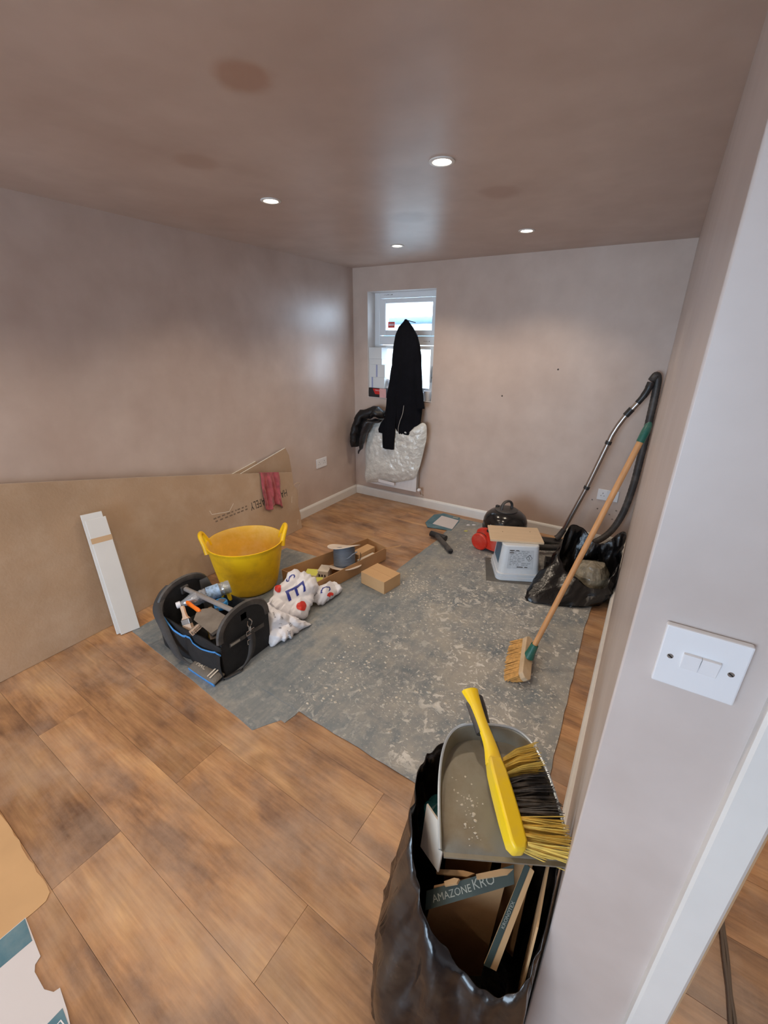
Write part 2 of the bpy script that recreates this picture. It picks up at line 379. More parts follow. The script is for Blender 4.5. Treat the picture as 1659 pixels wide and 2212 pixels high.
MB().box(.1, ww-.09, -.014, 0, wh-.07, wh-.058).obj('trickle_vent', M_upvc, win, smooth=False, bevel=.003)
b = MB(); b.tube([(ww-.055,-.012,.2),(ww-.055,-.03,.2),(ww-.055,-.036,.21)], .007, 8); b.tube(bez([(ww-.055,-.036,.16),(ww-.055,-.038,.24),(ww-.045,-.036,.3)],6), .006, 8)
b.obj('window_handle', M_steel, win)
M_red = mat('red_print', srgb(196,62,44), .5)
st = MB().box(.135, .205, -.0145, -.013, .615, .665).obj('sticker', M_red, win, smooth=False, loc=(0,.03,0))
b = MB()
for i in range(4): b.box(.146+i*.014, .154+i*.014, .0148, .0152, .632, .65)
b.obj('sticker_print', M_plastic_w, st, smooth=False, loc=(0,-.03,0))
b = MB()
random.seed(4)
def scribble(b, x, z, n, y):
    for i in range(n):
        w = random.uniform(.003,.009); h = random.uniform(.002,.008)
        b.box(x, x+w, y-.0004, y, z+random.uniform(-.003,.003), z+h); x += w+random.uniform(.002,.006)
scribble(b, .10, wh-.025, 9, -.0001); scribble(b, ww-.16, .50, 7, -.0001)
b.obj('pen_marks', M_print_k, win, smooth=False)
# reveal lining
M_rev = mat('reveal_white', srgb(214,208,204), .5, var=.04, vs=10)
b = MB(); b.box(WX0, WX0+.003, -.001, .12, WZ0, WZ1).box(WX1-.003, WX1, -.001, .12, WZ0, WZ1).box(WX0, WX1, -.001, .12, WZ1-.003, WZ1).box(WX0, WX1, -.004, .12, WZ0, WZ0+.004)
struct(b.obj('trim_3', M_rev, smooth=False))

# ---------------------------------------------------------------- outdoors, seen through the window
M_render = mat('white_render', srgb(236,236,232), .8, var=.03)
M_slate = mat('grey_blue_roof', srgb(96,118,140), .7, var=.1)
nb = thing('neighbouring_building', 'white rendered flat roofed building with blue grey gutter seen through the window', 'building', (-3.2, 5.6, -.6))
MB().box(-3, 4.2, 0, 3, 0, 2.42).obj('wall', M_render, nb, smooth=False)
b = MB(); b.tube([(-3.0,-.08,2.46),(1.9,-.08,2.50),(2.3,-.08,2.46),(2.8,-.1,2.34),(4.3,-.1,2.30)], .075, 10); b.obj('gutter', M_slate, nb)
MB().box(-3, 4.25, -.02, 0, 2.12, 2.19).obj('band', M_slate, nb, smooth=False)
fn = thing('garden_fence', 'pale timber garden fence with a diagonal brace outside the window', 'fence', (-2.6, 3.2, -.6))
for i in range(30):
    MB().box(0, .115, 0, .02, 0, 1.55).obj('fence_board', mat('pale_timber', srgb(206,214,214), .8, var=.12, vs=5), fn, smooth=False, loc=(i*.125, 0, 0))
MB().tube([(1.9,-.06,.7),(2.5,-.06,2.0)], .03, 8).obj('brace', M_render, fn)
gr = struct(MB().box(-9, 9, .26, 14, -.75, -.6).obj('ground', mat('wet_paving', srgb(150,152,150), .8, var=.1), smooth=False))

# ---------------------------------------------------------------- downlights
M_lens = mat('lamp_lens', (1,1,1,1), .3, emit=(1.0,.9,.74,1), es=14.)
def make_downlight(x, y, label, group=None, k=1.):
    t = thing('downlight', label, 'light', (x, y, H), group=group)
    b = MB(); b.open_lathe([(.046,0),(.046,-.003),(.042,-.005),(.034,-.004),(.031,.0),(.030,.004)], 32); b.obj('bezel', M_white, t)
    b = MB(); b.lathe([(.0,-.0025),(.029,-.0025),(.0295,-.0015)], 24); b.obj('lens', M_lens, t)
    l = bpy.data.lights.new('downlight_lamp', 'SPOT'); l.energy = LAMP_W*k; l.color = (1.0,.84,.66); l.spot_size = R(128); l.spot_blend = .55; l.shadow_soft_size = .028
    o = bpy.data.objects.new('downlight_lamp', l); COL.objects.link(o); o.parent = t; o.location = (0,0,-.012)
    return t
make_downlight(.845, -.672, 'round recessed ceiling downlight closest to the window')
make_downlight(1.704, -.685, 'round recessed ceiling downlight above the vacuum cleaner')
make_downlight(.854, -1.835, 'round recessed ceiling downlight above the yellow tub')
make_downlight(1.717, -1.873, 'round recessed ceiling downlight above the middle of the grey sheet')
for x, y in ((.86,-3.04),(1.72,-3.05),(.86,-4.2),(1.72,-4.2),(.86,-5.4),(1.72,-5.4)):
    make_downlight(x, y, 'round recessed ceiling downlight behind the plank floor in the open half of the room', 'downlights over the bare floor')
make_downlight(3.3, -1.9, 'unseen downlight added to light the hallway floor beyond the door casing', None, 3.2)  # unseen lamp, added so the hallway floor gets warm light

# ---------------------------------------------------------------- floor protection sheets
def sheet_mat():
    m = bpy.data.materials.new('dusty_grey_sheet'); m.use_nodes = True; nt = m.node_tree; N = nt.nodes; L = nt.links; p = N['Principled BSDF']
    g = N.new('ShaderNodeNewGeometry')
    def nse(sc, det, st=(1,1,1), ro=.6, dist=0.):
        mp = N.new('ShaderNodeMapping'); mp.inputs['Scale'].default_value = st; L.new(g.outputs['Position'], mp.inputs[0])
        n = N.new('ShaderNodeTexNoise'); n.inputs['Scale'].default_value = sc; n.inputs['Detail'].default_value = det; n.inputs['Roughness'].default_value = ro
        n.inputs['Distortion'].default_value = dist; L.new(mp.outputs[0], n.inputs[0]); return n.outputs[0]
    def ramp(inp, a, ca, c, cc):
        r = N.new('ShaderNodeValToRGB'); r.color_ramp.elements[0].position = a; r.color_ramp.elements[1].position = c
        r.color_ramp.elements[0].color = ca; r.color_ramp.elements[1].color = cc; L.new(inp, r.inputs[0]); return r.outputs[0]
    def mix(fac, a, c, mode='MIX'):
        x = N.new('ShaderNodeMixRGB'); x.blend_type = mode
        if hasattr(fac, 'links'): L.new(fac, x.inputs[0])
        else: x.inputs[0].default_value = fac
        for v, i in ((a,1),(c,2)):
            if hasattr(v, 'links'): L.new(v, x.inputs[i])
            else: x.inputs[i].default_value = v
        return x.outputs[0]
    k, w = (0,0,0,1), (1,1,1,1)
    base = ramp(nse(2.2, 6), .3, srgb(92,104,114), .7, srgb(130,138,142))
    # sweep marks along y
    base = mix(.35, base, ramp(nse(5., 6, (5,.5,1)), .38, srgb(98,107,114), .66, srgb(156,154,146)))
    # beige dust drifts
    base = mix(ramp(nse(1.9, 9, ro=.68), .5, k, .74, (.75,.75,.75,1)), base, srgb(186,176,158))
    # fine trodden dust
    base = mix(ramp(nse(26., 6, ro=.7), .5, k, .72, (.35,.35,.35,1)), base, srgb(184,178,168))
    # plaster splats: clumped, most of them to the right and towards the window
    sx = N.new('ShaderNodeSeparateXYZ'); L.new(g.outputs['Position'], sx.inputs[0])
    mr = N.new('ShaderNodeMapRange'); mr.inputs[1].default_value = 1.25; mr.inputs[2].default_value = 2.1; mr.inputs[3].default_value = .12; mr.inputs[4].default_value = 1.; L.new(sx.outputs[0], mr.inputs[0])
    def mul(a_, b_):
        x = N.new('ShaderNodeMath'); x.operation = 'MULTIPLY'; L.new(a_, x.inputs[0]); L.new(b_, x.inputs[1]); return x.outputs[0]
    sp = ramp(nse(17., 7, ro=.64, dist=.9), .545, k, .585, (.9,.9,.9,1))
    sp2 = ramp(nse(55., 5, ro=.65, dist=.6), .575, k, .63, (.8,.8,.8,1))
    msk = ramp(nse(3.2, 6, ro=.65), .42, k, .58, w)
    sm = N.new('ShaderNodeMath'); sm.operation = 'MAXIMUM'; L.new(mul(sp, msk), sm.inputs[0]); L.new(mul(sp2, ramp(nse(1.7, 4), .36, k, .55, w)), sm.inputs[1])
    mm = N.new('ShaderNodeMath'); mm.operation = 'MULTIPLY'; L.new(sm.outputs[0], mm.inputs[0]); L.new(mr.outputs[0], mm.inputs[1])
    
    # pale trodden haze over the far right half
    hz = mul(ramp(nse(5.5, 8, ro=.7), .38, k, .66, (.75,.75,.75,1)), mr.outputs[0])
    base = mix(hz, base, srgb(174,168,158))
    base = mix(mm.outputs[0], base, srgb(218,215,208))
    L.new(base, p.inputs['Base Color']); p.inputs['Roughness'].default_value = .62; p.inputs['Specular IOR Level'].default_value = .35
    b = N.new('ShaderNodeBump'); b.inputs['Strength'].default_value = .5; b.inputs['Distance'].default_value = .004
    L.new(mm.outputs[0], b.inputs['Height']); L.new(b.outputs[0], p.inputs['Normal'])
    return m
M_sheet = sheet_mat()
def sheet(name, poly, z0, z1, label):
    o = MB().prism(poly, z0, z1).obj(name, M_sheet, smooth=False); return tag(o, label, 'floor sheet')
def jag(poly, step=.06, amp=.0025, seed=0):
    random.seed(seed); out = []
    for i in range(len(poly)):
        a, c = Vector(poly[i]), Vector(poly[(i+1)%len(poly)]); n = max(1, int((c-a).length/step))
        for k in range(n):
            q = a.lerp(c, k/n)
            if k: q = q + Vector((random.uniform(-amp,amp), random.uniform(-amp,amp)))
            out.append((q.x, q.y))
    return out
sheet('floor_sheet', jag([(.30,-2.603),(1.363,-2.707),(1.428,-2.606),(1.452,-2.608),(1.462,-2.555),(1.45,-1.32),(.30,-1.385)]), 0, .0025, 'grey dusty protection sheet under the tool bag and yellow tub')
sheet('floor_sheet', jag([(1.224,-2.523),(2.045,-2.552),(2.462,-2.562),(2.466,-2.287),(2.44,-1.19),(2.475,-.09),(1.215,-.10),(1.24,-.645),(1.21,-1.153)], seed=1), .0026, .0052, 'grey protection sheet splattered with white plaster under the broom head')
ZS = .0052
# loose plaster crumbs and dust on the sheets
b = MB(); random.seed(7)
def crumb(b, x, y, z, s):
    a0 = random.uniform(0, 6.28); n = random.choice((4,5,6)); h = s*random.uniform(.12,.35); ex = random.uniform(.5,1.)
    ring_ = []
    for j in range(n):
        a = a0+j*6.283/n; r = s*random.uniform(.6,1.1); ring_.append((x+r*math.cos(a), y+r*ex*math.sin(a), z))
    vs = ring_+[(x+(q[0]-x)*.6, y+(q[1]-y)*.6, z+h) for q in ring_]
    fs = [(j, (j+1)%n, n+(j+1)%n, n+j) for j in range(n)]+[tuple(range(n,2*n))]
    b.add(vs, fs)
cl = [(random.uniform(1.35,2.4), random.uniform(-2.4,-.3), random.uniform(.05,.22)) for _ in range(34)]+[(1.45,-1.45,.16),(1.5,-1.7,.2),(2.2,-2.2,.2),(2.25,-1.9,.25),(2.0,-1.4,.3)]
for i in range(2600):
    cx, cy, cr = random.choice(cl); x = random.gauss(cx, cr); y = random.gauss(cy, cr)
    if 1.26 < x < 2.42 and -2.5 < y < -.12: crumb(b, x, y, ZS, random.choice((.0015,.002,.002,.003,.003,.004,.006,.009)))
for i in range(200): crumb(b, random.uniform(.5,1.2), random.uniform(-2.55,-1.6), .0025, random.uniform(.001,.003))
crumbs = tag(b.obj('plaster_crumbs', mat('plaster_crumb', srgb(192,186,174), .9, var=.15, vs=40), smooth=False), 'white plaster crumbs scattered over the grey sheet', 'plaster debris'); crumbs['kind'] = 'stuff'

# ---------------------------------------------------------------- plasterboard leaning on the left wall
PN = Vector((1,0,.1285)).normalized()     # front face normal; face passes through x=.15 at the floor
def pbx(z): return .15-.1285*z
def pb(y, z, off=0.): return Vector((pbx(z), y, z))+PN*off
rand_edge = [(-1.03,.002),(-1.028,.05),(-1.022,.12),(-1.03,.2),(-1.015,.27),(-1.012,.345),(-1.045,.385),(-1.04,.44),(-1.039,.493)]
outl = [(-3.35,.99),(-3.35,.002)]+rand_edge+[(-1.611,.623),(-2.247,.762)]
t = thing('plasterboard_sheet', 'long brown plasterboard sheet leaning on the left wall, top cut at a slope', 'plasterboard', (.15,-2,0))
inv = Matrix.Translation((-.15,2,0))
b = MB(); vs = [inv @ pb(y,z) for y,z in outl]+[inv @ pb(y,z,-.0125) for y,z in outl]; n = len(outl)
b.add(vs, [tuple(range(n)), tuple(range(n,2*n))[::-1]]); b.cur = 1
b.add(vs, [(i,(i+1)%n,n+(i+1)%n,n+i) for i in range(n)])
b.obj('sheet', [M_board, M_gyps], t, smooth=False)
Mf = lambda y,z,off=.0006: inv @ frame(pb(y,z,off), (0,1,0), (-.1285,0,1))
Mup = lambda y,z,off=.0006: inv @ frame(pb(y,z,off), (0,-1,0), (.1285,0,-1))      # printed upside down
text('warning_print', 'HANDLE SAFELY', .088, M_print_k, t, Mup(-1.325,.352), .60)
b = MB(); random.seed(3)
for row in range(2):
    y = -1.55
    while y > -1.84:
        w = random.uniform(.012,.03); z = .36-row*.022
        b.add([inv @ pb(y-dy, z+dz, .0006) for dy,dz in ((0,0),(w,0),(w,.010),(0,.010))], [(0,1,2,3)]); y -= w+random.uniform(.008,.02)
b.obj('small_print', M_print_f, t, smooth=False)
for pts in ([(-1.66,.42),(-1.71,.375),(-1.85,.40),(-1.86,.43)], [(-1.085,.30),(-1.10,.25)], [(-1.06,.09),(-1.075,.05)], [(-2.5,.5),(-2.53,.44)]):   # scuffs through the paper
    b = MB(); vs = []
    for i, a in enumerate(pts):
        c = pts[min(i+1, len(pts)-1)]; p_ = pts[max(i-1, 0)]; d = Vector((c[0]-p_[0], c[1]-p_[1])); n_ = Vector((-d.y, d.x)).normalized()*.0018
        vs += [inv @ pb(a[0]+n_.x, a[1]+n_.y, .0005), inv @ pb(a[0]-n_.x, a[1]-n_.y, .0005)]
    b.add(vs, [(2*i,2*i+1,2*i+3,2*i+2) for i in range(len(pts)-1)])
    b.obj('scuff', M_gyps, t, smooth=False)
b = MB(); b.tube(bez([pb(-1.045,.385,.002), pb(-1.02,.40,.02), pb(-1.0,.385,.03), pb(-1.01,.345,.012), pb(-1.012,.28,.006)],6), .003, 6)
b.v = [tuple(inv @ Vector(v)) for v in b.v]
b.obj('torn_paper_edge', M_board, t)
# offcuts behind it
def offcut(name, pts, x, thick, label):
    b = MB(); n = len(pts); vs = [(x+thick,y,z) for y,z in pts]+[(x,y,z) for y,z in pts]
    b.add(vs, [tuple(range(n)), tuple(range(n,2*n))[::-1]]); b.cur = 1
    b.add(vs, [(i,(i+1)%n,n+(i+1)%n,n+i) for i in range(n)])
    return tag(b.obj(name, [M_board, M_gyps], smooth=False), label, 'plasterboard')
offcut('plasterboard_offcut', [(-1.52,.55),(-1.545,.585),(-1.035,.69),(-1.0,.62),(-.985,.5),(-.98,.09),(-1.5,.09)], .0205, .0125, 'slanting plasterboard offcut poking up behind the long sheet')
offcut('plasterboard_offcut', [(-1.66,.585),(-1.34,.645),(-1.2,.4),(-1.2,.09),(-1.7,.09)], .002, .0125, 'thin plasterboard offcut against the wall behind the slanting offcut')

# ---------------------------------------------------------------- pink cloth over the sheet
M_cloth = mat('pink_cloth', srgb(178,84,92), .95, var=.22, vs=30, bump=.5, bs=260, sheen=.3, dust=srgb(110,60,66), dusta=.5, dusts=18)
def top_z(y): return .493+(-1.039-y)*.2273
def cloth_pt(u, v):
    y = -1.375+.185*u - .028*v*(1-u*.2) + .004*math.sin(v*9+u*5)
    fold = .009*math.sin(u*15+v*2.2)+.005*math.sin(u*33-v*4)+.006*nz((u*4,v*5,1))
    zt = top_z(y)
    if v < .12:            # over the top, tail behind the sheet
        s = (v-.12)/.12
        return pb(y, zt+.004+.012*s*0, -.022*(-s)+.012*(1+s)+max(0,fold)*.2) if s > -.6 else pb(y, zt-.02, -.018)
    s = (v-.12)/.88
    z = zt - s*(.275+.02*math.sin(u*7)+ .012*nz((u*9,0,3)))
    return pb(y, z, .010+fold*min(1, s*3+.2)+.006*s)
rag = MB().grid(cloth_pt, 36, 34).obj('cloth', M_cloth, solid=.003)
tag(rag, 'pink cleaning cloth hung over the top edge of the plasterboard', 'cloth')

# ---------------------------------------------------------------- white boards leaning on the sheet
M_wboard = mat('white_primed_board', srgb(214,214,212), .45, var=.03, vs=5)
def wboard(name, foot0, foot1, top0, top1, thick, label, tape=False):
    f0, f1, t0, t1 = map(Vector, (foot0, foot1, top0, top1))
    x = (f1-f0).normalized(); M = frame(f0, x, t0-f0)
    w = (f1-f0).length; L = (t0-f0).length
    t = thing(name, label, 'board', f0)
    M2 = Matrix.Translation(-f0) @ M
    MB().box(0, w, 0, L, -thick, 0, M2).obj('plank_board', M_wboard, t, smooth=False, bevel=.002)
    if tape: MB().box(-.0006, w+.0006, L*.80, L*.845, -thick-.0005, .0006, M2).obj('tape_band', mat('brown_tape', srgb(196,164,128), .5), t, smooth=False)
    return t
wboard('skirting_offcut', (.262,-2.665,.0045), (.288,-2.572,.0045), (.078,-2.712,.655), (.104,-2.619,.655), .015, 'white board behind the taped one, leaning on the plasterboard')
wboard('skirting_offcut', (.285,-2.655,.0045), (.309,-2.562,.0045), (.097,-2.685,.628), (.121,-2.592,.628), .015, 'white board with a brown tape band leaning on the plasterboard', True)

# ---------------------------------------------------------------- yellow flexible tub
t = thing('flexible_tub', 'yellow rubber builder tub with two loop handles beside the plasterboard', 'tub', (.487,-1.915,.003), (0,0,R(48)))
def tubr(z): return .165+.062*(z/.325)**.8
prof = [(.0,.0),(.15,.0),(.163,.008)]+[(tubr(z), z) for z in (.03,.08,.14,.2,.26,.3,.318)]+[(.232,.325),(.233,.332),(.227,.333),(.222,.326)]+[(tubr(z)-.006, z) for z in (.3,.26,.2,.14,.08,.03)]+[(.15,.012),(0,.011)]
b = MB(); b.lathe([(0,0)]+prof[1:13], 56, None, 1.02, .98) if False else b.open_lathe(prof[:13], 56, None, 1.02, .98)
b.cur = 1; b.open_lathe(prof[12:], 56, None, 1.02, .98)
b.obj('tub_body', [M_yellow, mat('yellow_dusty_inside', srgb(232,186,70), .7, dust=srgb(222,198,150), dusta=.85, dusts=5, var=.08, vs=20)], t)
for sgn in (1,-1):
    b = MB()
    P = [(sgn*(.222+a), y, z) for a, y, z in ((.0,-.068,.296),(.012,-.056,.345),(.030,-.036,.392),(.036,0,.402),(.030,.036,.392),(.012,.056,.345),(.0,.068,.296))]
    pts = bez(P, 5); k = len(pts); b.tube(pts, [.0125+.006*abs(2*i/(k-1)-1)**2 for i in range(k)], 10)
    b.obj('handle', M_yellow, t)
MB().lathe([(0,.013),(.14,.0135),(.152,.02)], 32).obj('plaster_residue', mat('dried_plaster', srgb(214,190,150), .9, var=.2, vs=14, bump=.6, bs=50), t)

# ---------------------------------------------------------------- tool bag
def ribbon(pts, wd, w, th=.002):
    """flat strap through pts; wd = width directions (one or per point)"""
    b = MB(); vs = []
    for i, p in enumerate(pts):
        d = Vector(wd[i] if isinstance(wd, list) else wd).normalized()*w/2; vs += [Vector(p)-d, Vector(p)+d]
    b.add(vs, [(2*i,2*i+1,2*i+3,2*i+2) for i in range(len(pts)-1)]); return b
M_canvas = mat('black_canvas', srgb(20,21,24), .75, var=.25, vs=30, bump=.4, bs=300, dust=srgb(70,68,66), dusta=.18, dusts=7)
M_blue = mat('blue_trim', srgb(70,140,206), .6, var=.08, vs=30)
M_strap = mat('black_webbing', srgb(62,61,62), .75, bump=.5, bs=500, dust=srgb(110,104,98), dusta=.45, dusts=10)
BX, BY = .797, -2.42
t = thing('tool_bag', 'open black canvas tool bag with blue trimmed pockets and arched ends', 'tool bag', (BX,BY,.003))
hx, hy = .235, .145
MB().box(-hx+.01, hx-.01, -hy+.01, hy-.01, 0, .02).obj('base', M_canvas, t, smooth=False, bevel=.006)
MB().box(-hx+.02, hx-.02, -hy+.02, hy-.02, .02, .09).obj('inner_base', M_dark, t, smooth=False)
for sg, nm in ((-1,'front_panel'),(1,'back_panel')):
    b = MB()
    def fp(u, v, sg=sg):
        x = -hx+2*hx*u; z = (.185 if sg < 0 else .215)*v; bul = .012*math.sin(math.pi*u)*math.sin(math.pi*min(1,v*1.1))
        return Vector((x, sg*(hy-.004+bul+.008*v), z+(.004*math.sin(u*11) if v > .9 else 0)))
    b.grid(fp, 20, 8); b.obj(nm, M_canvas, t, solid=.008)
# pockets on the front with blue binding
def ptop(u):
    pts = [(0,.222),(.14,.205),(.28,.155),(.42,.138),(.56,.160),(.58,.138),(.72,.13),(.88,.138),(1.,.150)]
    for a, c in zip(pts, pts[1:]):
        if a[0] <= u <= c[0]: return a[1]+(c[1]-a[1])*(u-a[0])/(c[0]-a[0])
    return .15
def pkt(u, v):
    x = -hx-.006+(2*hx+.010)*u; bul = .02*abs(math.sin(math.pi*2.2*u))**.7+.006
    return Vector((x, -(hy+.004+bul*(.35+.65*math.sin(math.pi*min(1,v*.75+.1)))), ptop(u)*v))
b = MB(); b.grid(pkt, 44, 8); pk = b.obj('front_pocket', M_canvas, t, solid=.004)
b = MB(); b.tube([pkt(i/44,1.) for i in range(45)], .0055, 6, True, (1.5,.7)); b.obj('pocket_trim', M_blue, pk)
# side pocket on the left end
b = MB(); b.grid(lambda u,v: Vector((-hx-.008-.03*math.sin(math.pi*u)*(.5+.5*v), -hy+.01+(2*hy-.06)*u, .19*v)), 14, 4); sp = b.obj('side_pocket', M_canvas, t, solid=.004)
b = MB(); b.tube([Vector((-hx-.008-.03*math.sin(math.pi*i/14), -hy+.01+(2*hy-.06)*i/14, .19)) for i in range(15)], .005, 6); b.obj('side_pocket_trim', M_blue, sp)
# arched plastic ends
arch = [(-hy,.0),(-hy,.20)]+[(-hy*math.cos(a)*1.0, .20+.125*math.sin(a)**.8) for a in [math.pi*i/16 for i in range(1,16)]]+[(hy,.20),(hy,.0)]
Myz = Matrix(((0,0,1,0),(1,0,0,0),(0,1,0,0),(0,0,0,1)))
for sg in (-1,1):
    b = MB(); x0 = sg*hx; b.prism(arch, min(x0,x0-sg*.012), max(x0,x0-sg*.012), Myz); ep = b.obj('end_panel', M_canvas, t, smooth=False, bevel=.003)
    b = MB(); b.tube([(x0-sg*.006, y, z) for y,z in arch[1:-1]], .012, 8, True, (1.,1.6)); b.obj('arch_rim', M_rubber, ep)
    for yy in (-.075,.075):
        b = MB(); b.lathe([(0,.004),(.006,.003),(.007,0)], 12, Matrix.Translation((x0-sg*.008, yy, .315))); b.obj('rivet', M_chrome, ep)
    MB().box(x0-sg*.012-.012, x0-sg*.012+.012, -.022, .022, .245, .29).obj('handle_bracket', M_rubber, ep, smooth=False, bevel=.005)
b = MB(); b.tube([(-hx+.006,0,.272),(hx-.006,0,.272)], .013, 12); b.obj('carry_handle', mat('grey_bar', srgb(132,126,122), .5, dust=srgb(170,160,150), dusta=.4, dusts=20), t)
# grey badge band, swivel clip and strap on the right end
b = MB(); b.box(hx+.0125, hx+.0145, -.11, .105, -.011, .011); b.obj('badge_band', M_rubber, t, smooth=False, bevel=.001, loc=(0,0,.165), rot=(R(-3),0,0))
b = MB(); b.box(hx+.0145, hx+.0155, -.105, -.05, -.006, .006); b.obj('badge_print', mat('grey_print', srgb(150,146,138), .6), t, smooth=False, loc=(0,0,.165), rot=(R(-3),0,0))
b = MB(); P = [(hx+.018,.012,.255),(hx+.024,.024,.235),(hx+.022,.018,.215),(hx+.022,.006,.212),(hx+.022,-.002,.225),(hx+.02,.004,.245)]
b.tube(bez(P,4), .003, 6); b.tube([(hx+.022,.008,.214),(hx+.023,.008,.185)], [.007,.005], 8); b.obj('swivel_clip', M_chrome, t)
b = MB()
for zc in (.182,.132):
    b.tube([(hx+.024,-.016,zc-.012),(hx+.024,-.016,zc+.010),(hx+.024,.032,zc+.010),(hx+.024,.032,zc-.012),(hx+.024,-.016,zc-.012)], .003, 6)
b.obj('strap_ring', M_chrome, t)
pts = bez([(hx+.024,.008,.186),(hx+.028,.008,.12),(hx+.034,-.02,.055),(hx+.024,-.07,.012),(hx+.01,-.12,.006),(hx-.0,-.166,.010)], 6); n = len(pts)
ribbon(pts, [(.12,.95,.05+.25*i/n) if i < n*.62 else (.8,.6,.1) for i in range(n)], .04).obj('strap', M_strap, t, solid=.003)
pts = bez([(-hx-.014,-.055,.315),(-hx-.016,-.10,.285),(-.20,-.172,.245),(-.135,-.192,.17),(-.08,-.20,.10),(-.02,-.205,.045),(.04,-.185,.014)], 6); n = len(pts)
ribbon(pts, [(.45+.5*i/n,.75-.45*i/n,-.05-.15*i/n) for i in range(n)], .045).obj('strap', M_strap, t, solid=.003)
# shoulder pad lying on the floor
M_pad = mat('grey_pad', srgb(112,104,94), .85, var=.12, vs=30, bump=.4, bs=200)
b = MB(); b.grid(lambda u,v: Vector(((u-.5)*.2, (v-.5)*.062, .012+.014*math.sin(math.pi*v)*math.sin(math.pi*u)**.3)), 14, 6)
pad = b.obj('shoulder_pad', M_pad, t, solid=.012, loc=(.135,-.175,.008), rot=(R(14),0,R(-2)))
MB().box(-.1,.1,-.036,-.028,-.002,.016).obj('pad_edge', M_blue, pad, smooth=False, bevel=.003)
b = MB()
for k in range(2): b.box(.045+k*.018, .053+k*.018, -.024, .026, .0318, .0325)
b.obj('pad_stripe', mat('cream_print', srgb(216,204,186), .7), pad, smooth=False)
text('pad_print', 'MAC', .032, MATS['cream_print'], pad, Matrix.Translation((-.03,.002,.033)))

# ---- things in the tool bag
M_clear = glass_mat('clear_plastic', (.86,.9,.94,1), .42)
_n = M_clear.node_tree.nodes; _l = M_clear.node_tree.links
_d = _n.new('ShaderNodeBsdfDiffuse'); _d.inputs[0].default_value = (.75,.82,.9,1); _x = _n.new('ShaderNodeMixShader'); _x.inputs[0].default_value = .22
_m0 = [q for q in _n if q.type == 'MIX_SHADER' and q != _x][0]
_l.new(_m0.outputs[0], _x.inputs[1]); _l.new(_d.outputs[0], _x.inputs[2]); _l.new(_x.outputs[0], _n['Material Output'].inputs[0])
def oriented(p0, p1):
    z = (Vector(p1)-Vector(p0)).normalized(); return frame(p0, z.orthogonal(), z.cross(z.orthogonal()))
p0, p1 = Vector((.632,-2.505,.238)), Vector((.72,-2.345,.262)); L_ = .23
t = thing('water_bottle', 'clear plastic water bottle with white cap lying in the tool bag', 'bottle', p0)
M_ = oriented((0,0,0), p1-p0) @ Matrix.Scale(1.18,4)
b = MB(); pr = [(.012,0),(.012,.018),(.016,.03),(.027,.055),(.031,.075)]
for i in range(8): pr += [(.0315,.085+i*.016),(.0285,.093+i*.016)]
pr += [(.031,.212),(.029,.226),(.012,.228),(0,.222)]
b.open_lathe(pr, 24, M_); b.obj('bottle_body', M_clear, t)
b = MB(); b.lathe([(0,.008),(.0255,.0),(.0265,0)][:1]+[(.024,.062),(.028,.08),(.028,.22),(0,.221)], 20, M_); b.obj('water', glass_mat('water', (.82,.9,.96,1), .12), t)
b = MB(); b.lathe([(0,-.006),(.0135,-.006),(.0145,-.002),(.0145,.012),(.0,.012)], 18, M_); b.obj('bottle_cap', M_plastic_w, t)
b = MB(); b.open_lathe([(.0322,.125),(.0322,.18)], 24, M_); b.obj('bottle_label', mat('pale_blue_label', srgb(150,178,210), .4, var=.4, vs=60), t)

def paint_brush(p0, p1, side, label):
    """handle end p0, bristle end p1"""
    L = (Vector(p1)-Vector(p0)).length; t = thing('paint_brush', label, 'paint brush', p0)
    M = frame((0,0,0), Vector(p1)-Vector(p0), side)
    b = MB()
    def sec(x, w, h): return [(x,-w,-h),(x,w,-h),(x,w,h),(x,-w,h)]
    prof = [(0,.007,.005),(.01,.011,.007),(.05,.010,.007),(.075,.013,.008),(.09,.024,.009)]; vs = []
    for x,w,h in prof: vs += sec(x*L/.2,w,h)
    k = len(prof); fs = [(i*4+j, i*4+(j+1)%4, i*4+4+(j+1)%4, i*4+4+j) for i in range(k-1) for j in range(4)]+[(3,2,1,0),tuple(range(k*4-4,k*4))]
    b.add(vs, fs, M); b.obj('brush_handle', mat('pale_wood_handle', srgb(206,174,146), .55, var=.1, vs=30), t, bevel=.003)
    MB().box(.09*L/.2,.125*L/.2,-.026,.026,-.010,.010,M).obj('ferrule', M_steel, t, smooth=False, bevel=.002)
    b = MB(); random.seed(11)
    for i in range(22):
        for j in range(4):
            y = -.025+.05*i/21; z = -.007+.014*j/3; e = random.uniform(-.004,.004)
            b.tube([M @ Vector((.124*L/.2,y*.95,z)), M @ Vector((L+e,y*1.1+random.uniform(-.002,.002),z*1.2))], .0022, 4)
    b.obj('bristles', mat('dirty_bristle', srgb(196,172,152), .9, var=.2, vs=60), t); return t
paint_brush((.705,-2.525,.272), (.775,-2.55,.14), (1,.3,.3), 'paint brush with pale wooden handle pointing up in the tool bag pocket')
paint_brush((.765,-2.53,.165), (.868,-2.572,.222), (.3,.9,.5), 'short paint brush with bristles hanging over the blue pocket trim')
